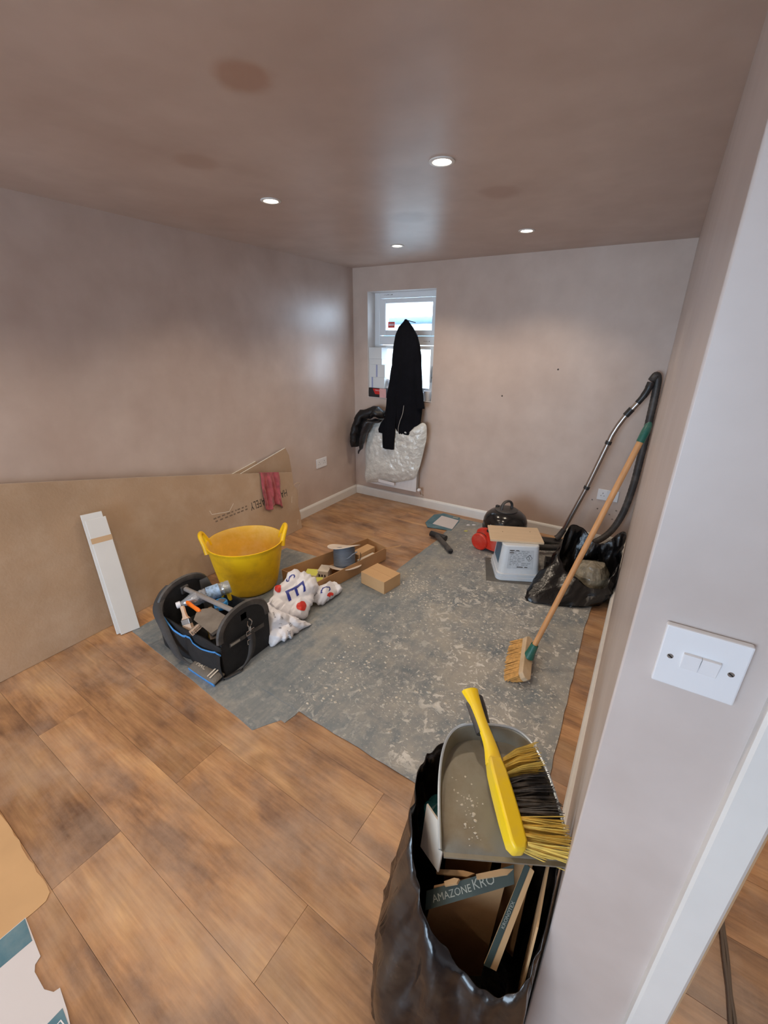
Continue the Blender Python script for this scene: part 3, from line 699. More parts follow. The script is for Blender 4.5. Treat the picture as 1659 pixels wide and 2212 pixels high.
# wide filling knife
t = thing('filling_knife', 'wide steel filling knife with orange handle across the tool bag', 'filling knife', (.715,-2.485,.258))
M_ = frame((0,0,0), (.225,-.02,-.012), (.04,.12,.015))
b = MB(); b.prism([(.075,-.016),(.11,-.052),(.275,-.058),(.275,.058),(.11,.052),(.075,.016)], -.0008, .0008, M_); b.obj('blade', mat('knife_steel', srgb(150,144,136), .35, .6, var=.2, vs=14), t, smooth=False)
b = MB(); b.tube([M_ @ Vector((x,0,0)) for x in (-.035,-.02,.03,.07,.085)], [.010,.015,.012,.014,.008], 10, True, (1,.7)); b.obj('knife_handle', mat('orange_plastic', srgb(240,118,28), .4), t)
MB().box(.262,.28,-.059,.059,-.002,.002,M_).obj('blade_edge', M_rubber, t, smooth=False)
# second blade hanging over the end
t = thing('scraper_blade', 'dark flat scraper blade lying over the bag edge beside the filling knife', 'scraper', (.94,-2.515,.236))
M_ = frame((0,0,0), (.8,-.45,-.12), (.45,.85,.1))
b = MB(); b.prism([(-.10,-.03),(.075,-.038),(.085,.03),(-.10,.03)], -.001, .001, M_); b.obj('blade', mat('worn_steel', srgb(120,112,104), .45, 1., var=.2, vs=18), t, smooth=False)
MB().box(-.12,-.085,-.034,.034,-.005,.005,M_).obj('grip', M_rubber, t, smooth=False, bevel=.002)
# tape measure
t = thing('tape_measure', 'round blue tape measure with steel clip in the tool bag', 'tape measure', (.805,-2.375,.212))
b = MB(); b.lathe([(0,0),(.030,0),(.034,.006),(.034,.034),(.030,.04),(.022,.043),(0,.043)], 28); b.obj('case', mat('bright_blue_plastic', srgb(36,126,190), .35), t)
MB().box(-.012,.024,-.014,.014,.043,.046).obj('belt_clip', M_steel, t, smooth=False, bevel=.001, rot=(0,0,R(20)))
b = MB(); b.open_lathe([(.0345,.016),(.0352,.018),(.0352,.022),(.0345,.024)], 28); b.obj('case_ring', mat('pale_blue', srgb(110,180,226), .4), t)
# screwdrivers and pliers
def screwdriver(p, d, label, colr):
    t = thing('screwdriver', label, 'screwdriver', p); M = oriented((0,0,0), d)
    MB().lathe([(0,.0),(.008,.0),(.013,.006),(.013,.03),(.009,.05),(.0125,.075),(.010,.09),(0,.092)], 10, M).obj('handle', colr, t)
    MB().tube([M @ Vector((0,0,.09)), M @ Vector((0,0,.16))], .003, 6).obj('shaft', M_steel, t)
M_yel2 = mat('yellow_handle', srgb(236,190,40), .4)
screwdriver((.712,-2.30,.28), (-.15,.2,-1), 'yellow handled screwdriver beside the arched end of the bag', M_yel2)
screwdriver((.748,-2.298,.276), (.1,.25,-1), 'yellow handled screwdriver under the grey carry bar', M_yel2)
screwdriver((.872,-2.505,.205), (-.15,.1,-1), 'yellow handled screwdriver under the scraper blade', M_yel2)
t = thing('pliers', 'steel pliers standing against the back of the tool bag', 'pliers', (.90,-2.31,.13))
b = MB(); b.tube([(0,0,0),(.004,0,.05),(.012,.0,.085)], [.006,.007,.004], 8); b.tube([(.03,0,0),(.024,0,.05),(.016,0,.085)], [.006,.007,.004], 8); b.obj('jaw', M_steel, t)
MB().lathe([(0,-.006),(.011,-.006),(.011,.006),(0,.006)], 12, Matrix.Translation((.015,0,.05)) @ Matrix.Rotation(R(90),4,'X')).obj('pivot', M_chrome, t)
t = thing('trowel', 'small grey steel trowel tucked inside the arched bag end', 'trowel', (.63,-2.325,.10))
b = MB(); b.prism([(-.03,0),(.03,0),(.036,.13),(.01,.2),(-.03,.19)], -.001, .001, frame((0,0,0),(.5,.8,0),(-.1,.1,1))); b.obj('blade', M_steel, t, smooth=False)
MB().tube([(0,0,-.04),(0,0,.02)], .01, 8).obj('trowel_handle', M_cardl, t)

# ---------------------------------------------------------------- carrier bags
M_bag = mat('white_carrier_plastic', srgb(226,226,232), .32, spec=.5, bump=.35, bs=28)
M_navy = mat('blue_bag_print', srgb(38,52,140), .4); M_redp = mat('red_bag_print', srgb(206,52,40), .4); M_blk = mat('grey_bag_print', srgb(70,72,84), .5)
def crumple(p, a=.012, s=14., seed=0.):
    # faceted creases
    q = Vector(p)*s+Vector((seed,seed,seed)); d = mnoise.voronoi(q)[0]
    return a*((d[1]-d[0])*1.2-.35) + a*.6*mnoise.noise(q*.5)
def lobe(c00, c10, c11, c01, nrm, bulge, seed):
    c00, c10, c11, c01 = map(Vector, (c00,c10,c11,c01)); nrm = Vector(nrm).normalized()
    def F(u, v, side=1):
        U, V = 2*u-1, 2*v-1; k = .26                       # round the corners off
        U2, V2 = U*math.sqrt(max(0,1-k*V*V)), V*math.sqrt(max(0,1-k*U*U))
        ang = math.atan2(V, U); wob = 1+.16*mnoise.noise(Vector((math.cos(ang)*1.8+seed, math.sin(ang)*1.8, 1.)))+.12*mnoise.noise(Vector((math.cos(ang)*5+seed, math.sin(ang)*5, 1.)))
        U2 *= wob*1.1; V2 *= wob*1.1; u2, v2 = (U2+1)/2, (V2+1)/2
        p = c00*(1-u2)*(1-v2)+c10*u2*(1-v2)+c11*u2*v2+c01*(1-u2)*v2
        e = max(abs(U), abs(V)); w = max(0, 1-e**2.6)**.5
        q = p+nrm*side*(bulge*w if side > 0 else .4*bulge*w)
        q += nrm*(crumple(q, .042, 6.5, seed)+crumple(q, .007, 20., seed))*min(1., w*1.5)*side
        q.z = max(q.z, .0045); return q
    return F
def lobe_mesh(b, F, n=26):
    b.grid(lambda u,v: F(u,v,1), n, n); b.grid(lambda u,v: F(u,v,-1), n, n)
def on_lobe(F, vs, u0, v0, su, sv, rot=0., off=.0025):
    out = []; c, s_ = math.cos(rot), math.sin(rot)
    for v in vs:
        x, y = v[0]*c-v[1]*s_, v[0]*s_+v[1]*c; u, w = u0+x*su, v0+y*sv; e = .01
        p = F(u,w,1); n = (F(u+e,w,1)-F(u-e,w,1)).cross(F(u,w+e,1)-F(u,w-e,1))
        n = n.normalized() if n.length > 1e-9 else Vector((0,0,1))
        if n.z < -.2: n = -n
        out.append(p+n*off)
    return out
def subdivide(vs, fs):
    bm = bmesh.new(); V = [bm.verts.new(v) for v in vs]
    for f in fs:
        try: bm.faces.new([V[i] for i in f])
        except ValueError: pass
    bmesh.ops.triangulate(bm, faces=bm.faces); bmesh.ops.subdivide_edges(bm, edges=bm.edges, cuts=2, use_grid_fill=True)
    bm.verts.index_update(); o = ([tuple(v.co) for v in bm.verts], [tuple(v.index for v in f.verts) for f in bm.faces]); bm.free(); return o
def disc(r, n=24): return [(0,0,0)]+[(r*math.cos(6.2832*i/n), r*math.sin(6.2832*i/n),0) for i in range(n)], [(0,1+i,1+(i+1)%n) for i in range(n)]
FU = lobe((.905,-2.18,.135),(1.055,-2.04,.02),(1.01,-1.83,.125),(.865,-1.885,.24), (.55,-.55,.75), .065, 1.)
FL = lobe((.93,-2.20,.175),(1.015,-2.14,.12),(1.105,-2.03,.004),(1.045,-2.285,.002), (.75,-.5,.5), .05, 5.)
t = thing('carrier_bag', 'tall crumpled white carrier bag with blue letter leaning on the tool bag', 'carrier bag', (1.0,-2.08,.003))
iv = Matrix.Translation((-1.0,2.08,-.003))
def place(b): b.v = [tuple(iv @ Vector(v)) for v in b.v]; return b
b = MB(); lobe_mesh(b, FU, 44); bb = place(b).obj('bag_body', M_bag, t, angle=24)
b = MB(); lobe_mesh(b, FL, 40); place(b).obj('bag_skirt', M_bag, t, angle=24)
b = MB()
for k in range(6):
    a = k*1.05; b.tube([(.925,-2.18,.15),(.925+.035*math.cos(a), -2.18+.035*math.sin(a), .165+.02*math.sin(k*2.))], [.012,.003], 5)
place(b).obj('bag_knot', M_bag, t)
def bag_print(name, F, geo, m, par, u0, v0, s, rot=0., asp=1.):
    vs, fs = subdivide(*geo); b = MB(); b.add(on_lobe(F, vs, u0, v0, s, s*asp, rot), fs); return place(b).obj(name, m, par)
bag_print('letter_print', FU, text_geo('E', .5), M_navy, t, .46, .52, 1.25, R(-35))
bag_print('letter_print', FU, text_geo('S', .34), M_navy, t, .14, .72, .9, R(-35))
bag_print('red_dot_print', FU, disc(.11), M_redp, t, .78, .30, 1.)
bag_print('red_dot_print', FU, disc(.07), M_redp, t, .10, .42, 1.)
for (u, v, s) in ((.3,.25,'DO'),(.5,.35,'USE'),(.35,.55,'BAG'),(.6,.6,'FOR'),(.45,.8,'LIFE')):
    bag_print('small_print', FL, text_geo(s, .09), M_blk, t, u, v, .9, R(-70))
FB = lobe((.955,-1.90,.075),(1.045,-1.86,.012),(1.055,-1.655,.025),(.985,-1.70,.085), (.6,-.3,.8), .035, 9.)
t = thing('carrier_bag', 'small crumpled white carrier bag lying against the long open carton', 'carrier bag', (1.0,-1.78,.003)); iv = Matrix.Translation((-1.0,1.78,-.003))
b = MB(); lobe_mesh(b, FB, 36); place(b).obj('bag_body', M_bag, t, angle=24)
bag_print('letter_print', FB, text_geo('C', .42), M_navy, t, .42, .45, 1.1, R(-35))
bag_print('red_dot_print', FB, disc(.12), M_redp, t, .82, .40, 1.)
bag_print('small_print', FB, text_geo('CO', .16), M_blk, t, .25, .14, .9, R(20))

# ---------------------------------------------------------------- long open carton and contents
t = thing('open_carton', 'long open brown cardboard carton holding a cable reel', 'cardboard box', (.87,-1.45,.004))
co = [(-.215,-.335),(.07,-.345),(.19,.315),(.0,.365)]         # near-left, near-right, far-right, far-left (local)
hs = [.105,.10,.10,.105]
def wallpanel(a, c, h, lean=0., th=.004):
    a, c = Vector((a[0],a[1],0)), Vector((c[0],c[1],0)); d = (c-a).normalized(); n = Vector((d.y,-d.x,0))
    vs = [a, c, c+n*lean+Vector((0,0,h)), a+n*lean+Vector((0,0,h))]; q = [v-n*th for v in vs]
    return MB().add(vs+q, [(0,1,2,3),(7,6,5,4),(0,4,5,1),(1,5,6,2),(2,6,7,3),(3,7,4,0)])
MB().prism(co, 0, .004).obj('carton_base', M_card, t, smooth=False)
for i in range(4): wallpanel(co[i], co[(i+1)%4], hs[i], .004).obj('carton_side', M_card, t, smooth=False)
b = MB(); b.box(0,.12,-.012,0,-.002,.002); b.obj('carton_flap', M_card, t, smooth=False, loc=(.19,.31,.095), rot=(0,R(-18),R(20)))
# cable reel
t = thing('cable_reel', 'grey electric cable wound on a white cardboard spool in the carton', 'cable reel', (.93,-1.47,.028), (R(-17),R(-13),0))
def flange(z, seed):
    b = MB(); n = 40; vs = [(0,0,z),(0,0,z+.004)]
    for zz in (z, z+.004):
        for i in range(n):
            a = 6.2832*i/n; r = .112+.006*math.sin(3*a+seed); vs.append((r*math.cos(a), r*math.sin(a), zz+.009*math.sin(2*a+seed)))
    fs = []
    for i in range(n):
        j = (i+1)%n; fs += [(0,2+j,2+i),(1,2+n+i,2+n+j),(2+i,2+j,2+n+j,2+n+i)]
    return b.add(vs, fs)
M_spool = mat('spool_card', srgb(222,208,194), .8, var=.08)
flange(.03,0).obj('flange', M_spool, t); flange(.172,1.3).obj('flange', M_spool, t)
b = MB(); pts = []
for layer in range(1):
    for i in range(18*24): a = 6.2832*i/24; pts.append((.072*math.cos(a), .072*math.sin(a), .042+.126*i/(18*24)))
b.tube(pts, .0042, 6); b.obj('cable', mat('grey_cable', srgb(108,118,132), .45), t)
b = MB(); b.lathe([(0,.034),(.069,.034),(.069,.172),(0,.172)], 28); b.obj('spool_core', mat('grey_cable_inner', srgb(84,92,106), .5), t)
b = MB(); b.tube(bez([(.05,-.052,.09),(.075,-.05,.10),(.10,-.03,.125),(.115,-.005,.14)],6), .0042, 6); b.obj('cable_end', MATS['grey_cable'], t)
def carton(name, size, loc, rz, m, label, top=None, marks=None, rx=0.):
    t = thing(name, label, 'box', loc, (rx,0,rz)); x, y, z = size
    MB().box(-x/2,x/2,-y/2,y/2,0,z).obj('box_body', m, t, smooth=False, bevel=.0015)
    if top: MB().box(-x/2+.001,x/2-.001,-y/2+.001,y/2-.001,z,z+.0006).obj('box_top', top, t, smooth=False)
    if marks:
        b = MB(); random.seed(len(label)); n = marks
        for i in range(n):
            w = x*.7/n; xx = -x*.38+i*x*.78/n; b.box(xx, xx+w*.6, -y/2-.0006, -y/2-.0001, z*.35, z*.62)
        b.obj('box_print', M_print_k, t, smooth=False)
    return t
M_lime = mat('lime_box', srgb(206,206,96), .6, var=.05); M_wcard = mat('white_card', srgb(208,198,184), .7, var=.06)
carton('accessory_box', (.085,.085,.06), (.795,-1.655,.009), R(25), M_wcard, 'lime green topped box lying highest in the open carton', M_lime)
carton('accessory_box', (.085,.075,.045), (.865,-1.70,.009), R(25), M_wcard, 'lime green topped box beside the carton side with printed edge', M_lime, 6)
carton('accessory_box', (.075,.09,.066), (.84,-1.575,.009), R(20), M_wcard, 'white accessory box next to the lime green boxes', None, 3)
carton('accessory_box', (.075,.18,.085), (.925,-1.235,.009), R(-8), M_cardl, 'brown accessory box in the far end of the open carton')
carton('accessory_box', (.05,.16,.055), (.985,-1.27,.009), R(-12), M_wcard, 'white accessory box behind the cable reel in the carton', None, 4)
carton('accessory_box', (.04,.07,.05), (1.02,-1.185,.009), R(-20), M_wcard, 'tiny white accessory box in the carton corner')
t = thing('wire_offcut', 'thin black wire curling out of the open carton', 'wire', (.975,-1.37,.009)); MB().tube(bez([(0,0,0),(.005,.005,.06),(.015,.012,.10),(.006,.02,.125)],6), .0022, 6).obj('wire', M_black, t)
# small closed carton
t = carton('small_carton', (.205,.16,.088), (1.209,-1.447,.0055), R(-10.5), M_cardl, 'small closed brown cardboard box on the grey sheet by the carton')
MB().box(-.1,.1,-.0004,.0004,.0882,.0886).obj('flap_seam', M_card, t, smooth=False)

# ---------------------------------------------------------------- vacuum cleaner
M_redv = mat('red_plastic', srgb(198,44,26), .35, dust=srgb(206,150,130), dusta=.4, dusts=7)
M_dome = mat('black_gloss_plastic', srgb(24,23,23), .18, dust=srgb(110,100,90), dusta=.12, dusts=6)
t = thing('vacuum_cleaner', 'red and black drum vacuum cleaner behind the white bucket', 'vacuum cleaner', (1.725,-.46,ZS), (0,0,R(-12)))
MB().lathe([(0,.02),(.16,.02),(.178,.03),(.176,.08),(.166,.14),(.162,.17),(.0,.17)], 40).obj('drum', M_redv, t)
MB().lathe([(.162,.155),(.168,.16),(.168,.178),(.160,.183)], 40).obj('drum_band', M_black, t)
MB().lathe([(.163,.178),(.166,.2),(.162,.235),(.147,.268),(.118,.294),(.085,.308),(.08,.310),(0,.312)], 40).obj('dome', M_dome, t)
b = MB(); b.lathe([(.082,.306),(.084,.316),(.078,.32),(0,.321)], 32); b.obj('dome_cap', M_rubber, t)
b = MB(); b.tube(bez([(-.05,0,.31),(-.048,0,.35),(-.022,0,.378),(.022,0,.378),(.048,0,.35),(.05,0,.31)],6), .009, 10, True, (1,1.4)); b.obj('carry_handle', M_rubber, t, rot=(0,0,R(70)))
MB().box(-.09,-.065,-.012,.012,.30,.33).obj('power_switch', M_black, t, smooth=False, bevel=.004)
for sg in (-1,1):
    # skid and wheel
    b = MB(); b.prism([(-.17,.0),(-.03,.0),(.04,.06),(.04,.15),(-.06,.165),(-.15,.12)], -.03, .03, Matrix.Translation((0,sg*.125,.03)) @ Matrix.Rotation(R(90),4,'X')); b.obj('wheel_arch', M_redv, t, smooth=False, bevel=.012, seg=3)
    b = MB(); b.lathe([(0,-.034),(.060,-.034),(.068,-.027),(.068,.027),(.060,.034),(0,.034)], 28, Matrix.Translation((-.105,sg*.152,.068)) @ Matrix.Rotation(R(90),4,'X')); wh_ = b.obj('wheel', M_redv, t)
    b = MB(); b.open_lathe([(.0685,-.012),(.0688,0),(.0685,.012)], 28, Matrix.Translation((-.105,sg*.152,.068)) @ Matrix.Rotation(R(90),4,'X')); b.obj('tyre', M_rubber, wh_)
MB().tube([(.12,0,.1),(.185,0,.095)], .026, 14).obj('hose_inlet', M_black, t)
b = MB(); b.box(-.011,.011,-.0006,0,-.013,.013); bd = b.obj('badge', M_rubber, t, smooth=False, loc=(-.028,-.1608,.222), rot=(R(-14),0,R(-10)))
text('badge_print', 'N', .02, mat('badge_white', srgb(190,186,180), .5), bd, Matrix.Translation((0,-.001,0)) @ Matrix.Rotation(R(90),4,'X'))

# hose, wand and floor head
t = thing('vacuum_hose', 'dark grey vacuum hose with bent chrome wand leaning in the room corner', 'vacuum hose', (2.3,-.2,ZS))
P = bez([(1.86,-.52,.095),(1.93,-.47,.07),(2.02,-.42,.06),(2.12,-.35,.055),(2.24,-.25,.055),(2.34,-.155,.075),(2.43,-.10,.16),(2.487,-.085,.32),(2.512,-.085,.53),(2.517,-.085,.74),(2.517,-.085,.97),(2.516,-.075,1.16),(2.510,-.07,1.28),(2.495,-.075,1.31),(2.475,-.085,1.275)], 14)
P = [p-Vector((2.3,-.2,ZS)) for p in P]
MB().tube(P, [.0235+(.0014 if i % 2 else 0) for i in range(len(P))], 14).obj('hose', M_rubber, t)
o0 = Vector((2.3,-.2,ZS))
W_ = [Vector(p) for p in ((2.105,-.15,.10),(2.217,-.135,.494),(2.300,-.125,.845),(2.312,-.123,.90),(2.335,-.12,.965),(2.365,-.115,1.03),(2.43,-.108,1.135))]
MB().tube([p-o0 for p in W_], .0172, 14).obj('wand_tube', mat('wand_steel', srgb(176,168,162), .3, 1.), t)
for a in (1, 2):
    p = W_[a]-o0; d = (W_[a]-W_[a-1]).normalized(); MB().tube([p-d*.012, p+d*.012], .0215, 14).obj('collar', M_black, t)
p = Vector((2.385,-.113,1.065))-o0; d = Vector((.065,.007,.105)).normalized(); MB().tube([p-d*.028,p+d*.028], .022, 14).obj('collar', M_black, t)
MB().tube([Vector(q)-o0 for q in bez([(2.425,-.108,1.13),(2.452,-.104,1.18),(2.468,-.098,1.225),(2.476,-.09,1.265)],5)], [.0195]*5+[.022]*6+[.024]*5, 14).obj('grip', M_black, t)
MB().tube([Vector(q)-o0 for q in ((2.07,-.165,.045),(2.085,-.158,.06),(2.115,-.148,.13))], [.027,.024,.020], 14).obj('lower_cuff', M_rubber, t)
b = MB(); b.box(-.13,.13,-.045,.045,0,.03); b.obj('floor_head', M_black, t, smooth=False, bevel=.012, seg=3, loc=(-.215,.02,.004), rot=(0,0,R(15)))
# spare nozzle on the floor
t = thing('vacuum_nozzle', 'black T shaped vacuum brush nozzle lying on the floor sheet edge', 'vacuum nozzle', (1.24,-.61,ZS))
MB().tube([(-.075,.02,.026),(.068,.0,.024)], .024, 12, True, (1,1.1)).obj('nozzle_head', M_black, t)
MB().tube([(-.01,.0,.026),(.05,-.05,.025),(.19,-.185,.022)], [.02,.018,.021], 14).obj('nozzle_pipe', M_rubber, t)
MB().lathe([(0,0),(.017,0),(.017,.001)], 16, oriented((.1907,-.1857,.022),(.14,-.135,-.003))).obj('nozzle_opening', M_dark, t)

# ---------------------------------------------------------------- upturned white bucket with a board on it
M_bkt = mat('white_bucket_plastic', srgb(206,212,218), .42, var=.04, vs=9, dust=srgb(190,184,172), dusta=.4, dusts=6)
t = thing('bucket', 'upturned square white plastic bucket with printed label', 'bucket', (1.915,-.79,ZS), (0,0,R(26)))
def rsq(h, r=.04, n=5): return [(sx*(h-r)+r*math.cos(a+q), sy*(h-r)+r*math.sin(a+q)) for sx,sy,a in ((1,1,0),(-1,1,R(90)),(-1,-1,R(180)),(1,-1,R(270))) for q in [R(90)*i/n for i in range(n+1)]]
def loft(levels):
    b = MB(); k = len(levels[0][0]); vs = [(x,y,z) for poly,z in levels for x,y in poly]
    fs = [(i*k+j, i*k+(j+1)%k, (i+1)*k+(j+1)%k, (i+1)*k+j) for i in range(len(levels)-1) for j in range(k)]
    return b.add(vs, fs+[tuple(range(k))[::-1], tuple(range((len(levels)-1)*k, len(levels)*k))])
loft([(rsq(.146),0),(rsq(.149),.004),(rsq(.149),.026),(rsq(.144),.029),(rsq(.143),.034),(rsq(.147),.036),(rsq(.147),.05),(rsq(.138),.054),(rsq(.120,.036),.246),(rsq(.114,.032),.252)]).obj('bucket_body', M_bkt, t, angle=30)
# printed label on the front (local -y face)
fw = lambda z: .1385-(z-.054)*.094
def fl(x, z, o=.0012): return Vector((x, -fw(z)-o, z))
b = MB(); b.add([fl(-.085,.09),fl(.085,.09),fl(.08,.225),fl(-.08,.225)], [(0,1,2,3)]); lab = b.obj('label_panel', mat('pale_label', srgb(188,194,200), .5, var=.1, vs=30), t, smooth=False)
b = MB(); random.seed(9)
for r_ in range(9):
    x = -.07; z = .212-r_*.012
    while x < .06 and not (r_ in (4,5,6) and x > .02):
        w = random.uniform(.006,.03); b.add([fl(x,z,.002),fl(x+w,z,.002),fl(x+w,z+.0045,.002),fl(x,z+.0045,.002)], [(0,1,2,3)]); x += w+random.uniform(.003,.02)
b.obj('label_text', mat('label_grey', srgb(140,146,152), .6), lab, smooth=False)
b = MB()
for x, z, w in ((-.075,.216,.03),(-.035,.216,.02),(-.075,.2,.028),(-.02,.1,.04),(.03,.1,.02)):
    b.add([fl(x,z,.0022),fl(x+w,z,.0022),fl(x+w,z+.006,.0022),fl(x,z+.006,.0022)], [(0,1,2,3)])
b.obj('label_heading', M_print_k, lab, smooth=False)
b = MB(); c = (.055,.17); pts = [fl(c[0],c[1]+.022,.0025),fl(c[0]+.02,c[1],.0025),fl(c[0],c[1]-.022,.0025),fl(c[0]-.02,c[1],.0025)]
b.tube(pts+[pts[0]], .0013, 4); b.tube([fl(c[0]-.004,c[1]+.011,.0025),fl(c[0]+.002,c[1],.0025),fl(c[0]-.001,c[1]-.012,.0025)], .0013, 4); b.obj('hazard_diamond', M_print_k, lab, smooth=False)
b = MB(); sd = lambda y, z, o=.0012: Vector((-fw(z)-o, y, z))
b.add([sd(-.085,.1),sd(.07,.1),sd(.065,.24),sd(-.08,.24)], [(0,1,2,3)]); b.obj('side_label', mat('blue_grey_label', srgb(78,112,134), .5, var=.2, vs=20), t, smooth=False)
t = thing('board_offcut', 'pale chipboard offcut laid flat on top of the upturned bucket', 'board', (1.877,-.755,ZS+.2525), (0,0,R(23.5)))
MB().box(-.175,.175,-.122,.122,0,.014).obj('offcut_board', mat('pale_ply', srgb(206,182,152), .6, var=.05, vs=6, stretch=(1,5,1)), t, smooth=False, bevel=.001)
for x, y in ((-.08,.02),(.11,.045)): MB().lathe([(0,.0002),(.004,.0)], 10, Matrix.Translation((x,y,.0142))).obj('screw_hole', M_dark, t)
t = thing('rubber_mat', 'dark square offcut of grey sheet under the upturned bucket', 'mat', (1.905,-.80,ZS), (0,0,R(20)))
t.location.z = ZS-.0001
MB().box(-.185,.185,-.175,.165,0,.0012).obj('mat_sheet', mat('dark_grey_mat', srgb(98,96,92), .8, var=.12, vs=12), t, smooth=False)
# bits beside it
t = carton('black_packaging', (.07,.09,.06), (2.115,-.60,ZS), R(15), M_black, 'black open packaging box behind the white bucket'); MB().box(-.03,.03,-.04,.04,.0601,.0605).obj('opening', M_dark, t, smooth=False)
t = thing('extension_tube', 'short black plastic tube behind the bucket beside the floor head', 'tube', (2.13,-.46,ZS)); b = MB(); b.open_lathe([(.017,0),(.019,0),(.019,.11),(.017,.11)], 16, oriented((0,0,.02),(.3,.9,.12))); b.obj('tube_body', M_black, t, solid=.002)

# ---------------------------------------------------------------- rubbish sack in the far corner
M_sack = mat('black_polythene', srgb(7,7,9), .27, spec=.55, bump=.5, bs=18, dust=srgb(70,66,62), dusta=.08, dusts=5)
t = thing('rubbish_sack', 'slumped open black bin sack holding clear plastic by the right wall', 'rubbish sack', (2.33,-.84,ZS))
rimc = [(.20,.02,.22),(.205,.14,.30),(.195,.30,.355),(.10,.31,.25),(.03,.28,.24),(-.06,.30,.33),(-.13,.25,.335),(-.15,.12,.24),(-.10,-.02,.17),(.0,-.09,.13),(.10,-.10,.10),(.18,-.06,.13)]
def smooth_loop(P, n):
    P = [Vector(p) for p in P]; k = len(P); out = []
    for i in range(n):
        f = i*k/n; a = int(f); t_ = f-a; p0,p1,p2,p3 = (P[(a+d)%k] for d in (-1,0,1,2))
        out.append(.5*((2*p1)+(p2-p0)*t_+(2*p0-5*p1+4*p2-p3)*t_*t_+(3*p1-p0-3*p2+p3)*t_**3))
    return out
def sack_mesh(rim, base, levels, n=120, fold=.012, seed=0., zmin=.0, xmax=None, inner=None):
    """rim, base: loops of n points; levels: list of (t, bulge)"""
    c = sum(base, Vector())/n; rows = []
    for t_, bl in levels:
        row = []
        for i in range(n):
            p = base[i].lerp(rim[i], t_); d = Vector((p.x-c.x, p.y-c.y, 0)).normalized()
            a = 6.2832*i/n
            sk_ = 1.1*t_; f = fold*(1.5*mnoise.noise(Vector((math.cos(a+sk_)*2.2+seed, math.sin(a+sk_)*2.2, t_*2.2)))+.9*(.5-abs(mnoise.noise(Vector((math.cos(a-sk_*.6)*5+seed, math.sin(a-sk_*.6)*5, t_*2.6))))*2)+.25*(1-t_)*mnoise.noise(Vector((math.cos(a)*17+seed, math.sin(a)*17, t_*7))))
            q = p+d*(bl+f*(.35+.65*math.sin(math.pi*min(1,t_*.9+.05))))
            q.z = max(zmin, q.z + fold*.6*mnoise.noise(Vector((math.cos(a)*2.5+seed,math.sin(a)*2.5,t_*3))))
            if xmax is not None: q.x = min(q.x, xmax)
            row.append(q)
        rows.append(row)
    b = MB(); vs = [q for r in rows for q in r]; fs = [(j*n+i, j*n+(i+1)%n, (j+1)*n+(i+1)%n, (j+1)*n+i) for j in range(len(rows)-1) for i in range(n)]
    b.add(vs, fs+[tuple(range(n))[::-1]]); return b
n = 120; rim = smooth_loop(rimc, n)
base = smooth_loop([(.17,-.03,0),(.18,.10,0),(.15,.2,0),(.06,.22,0),(-.03,.2,0),(-.1,.16,0),(-.16,.08,0),(-.215,-.06,0),(-.25,-.285,0),(-.12,-.27,0),(.02,-.20,0),(.12,-.12,0)], n)
b = sack_mesh(rim, base, [(0,-.01),(.03,.004),(.12,.022),(.25,.03),(.4,.028),(.55,.02),(.7,.012),(.85,.004),(.95,.0),(1,.0)], n, .030, 2., .0, .212)
b.obj('sack_body', M_sack, t, solid=.0015, angle=60)
b = MB(); b.lathe([(0,0),(.09,.0),(.12,.03),(.11,.1),(.07,.16),(0,.19)], 30)
b.v = [tuple(Vector(v)*(1+.14*crumple(v,1.,14.,3.))) for v in b.v]
b.obj('plastic_wrap', mat('crumpled_clear_film', srgb(140,132,114), .12, spec=.9, var=.5, vs=22, bump=1., bs=34), t, loc=(.06,.08,.02), angle=25)

# ---------------------------------------------------------------- broom leaning on the right wall
t = thing('broom', 'wooden broom with coir bristles and green pole end leaning on the right wall', 'broom', (2.24,-1.75,ZS))
o0 = Vector((2.24,-1.75,ZS))
B1, B2 = Vector((2.262,-1.868,.05)), Vector((2.213,-1.612,.095)); ax = (B2-B1).normalized(); bc = (B1+B2)/2
nb_ = Vector((.62,-.38,.52)); nb_ = (nb_-ax*nb_.dot(ax)).normalized()          # block back face direction
M_ = frame(bc-o0, ax, ax.cross(nb_)*-1); zsign = 1 if (M_.to_3x3() @ Vector((0,0,1))).dot(nb_) > 0 else -1
hl = (B2-B1).length/2
blk = [( -hl,-.010),(-hl+.018,-.028),(hl-.018,-.028),(hl,-.010),(hl,.010),(hl-.018,.028),(-hl+.018,.028),(-hl,.010)]
M_bw = mat('worn_broom_wood', srgb(196,170,136), .75, var=.14, vs=16, dust=srgb(206,196,178), dusta=.5, dusts=12)
b = MB(); b.prism(blk, -.014, .014, M_); b.obj('broom_block', M_bw, t, smooth=False, bevel=.004)
random.seed(5); b = MB()
for i in range(30):
    for j in range(7):
        for k in range(2):
            x = (-hl+.012)+(2*hl-.024)*(i+random.random()*.6)/30; y = -.023+.046*j/6; spread = 1.5
            e = .088+random.uniform(-.005,.005)-.022*abs(x/hl)**3
            p0 = M_ @ Vector((x,y,zsign*-.013)); p1 = M_ @ Vector((x*1.08+random.uniform(-.004,.004), y*spread+random.uniform(-.004,.004), zsign*-(.013+e)))
            p1.z = max(p1.z, .003); b.tube([p0,p1], [.0034,.0026], 4)
br = b.obj('bristles', mat('coir_bristle', srgb(196,148,84), .9, var=.25, vs=60), t); br['kind'] = 'stuff'
PT = Vector((2.519,-1.455,1.20)); PB = bc+nb_*.012; d = (PT-PB).normalized()
MB().tube([PB-o0-d*.0, PB-o0+d*.03, PB-o0+d*.075], [.026,.021,.018], 14).obj('pole_socket', mat('green_plastic', srgb(18,92,78), .45, dust=srgb(140,150,140), dusta=.3, dusts=20), t)
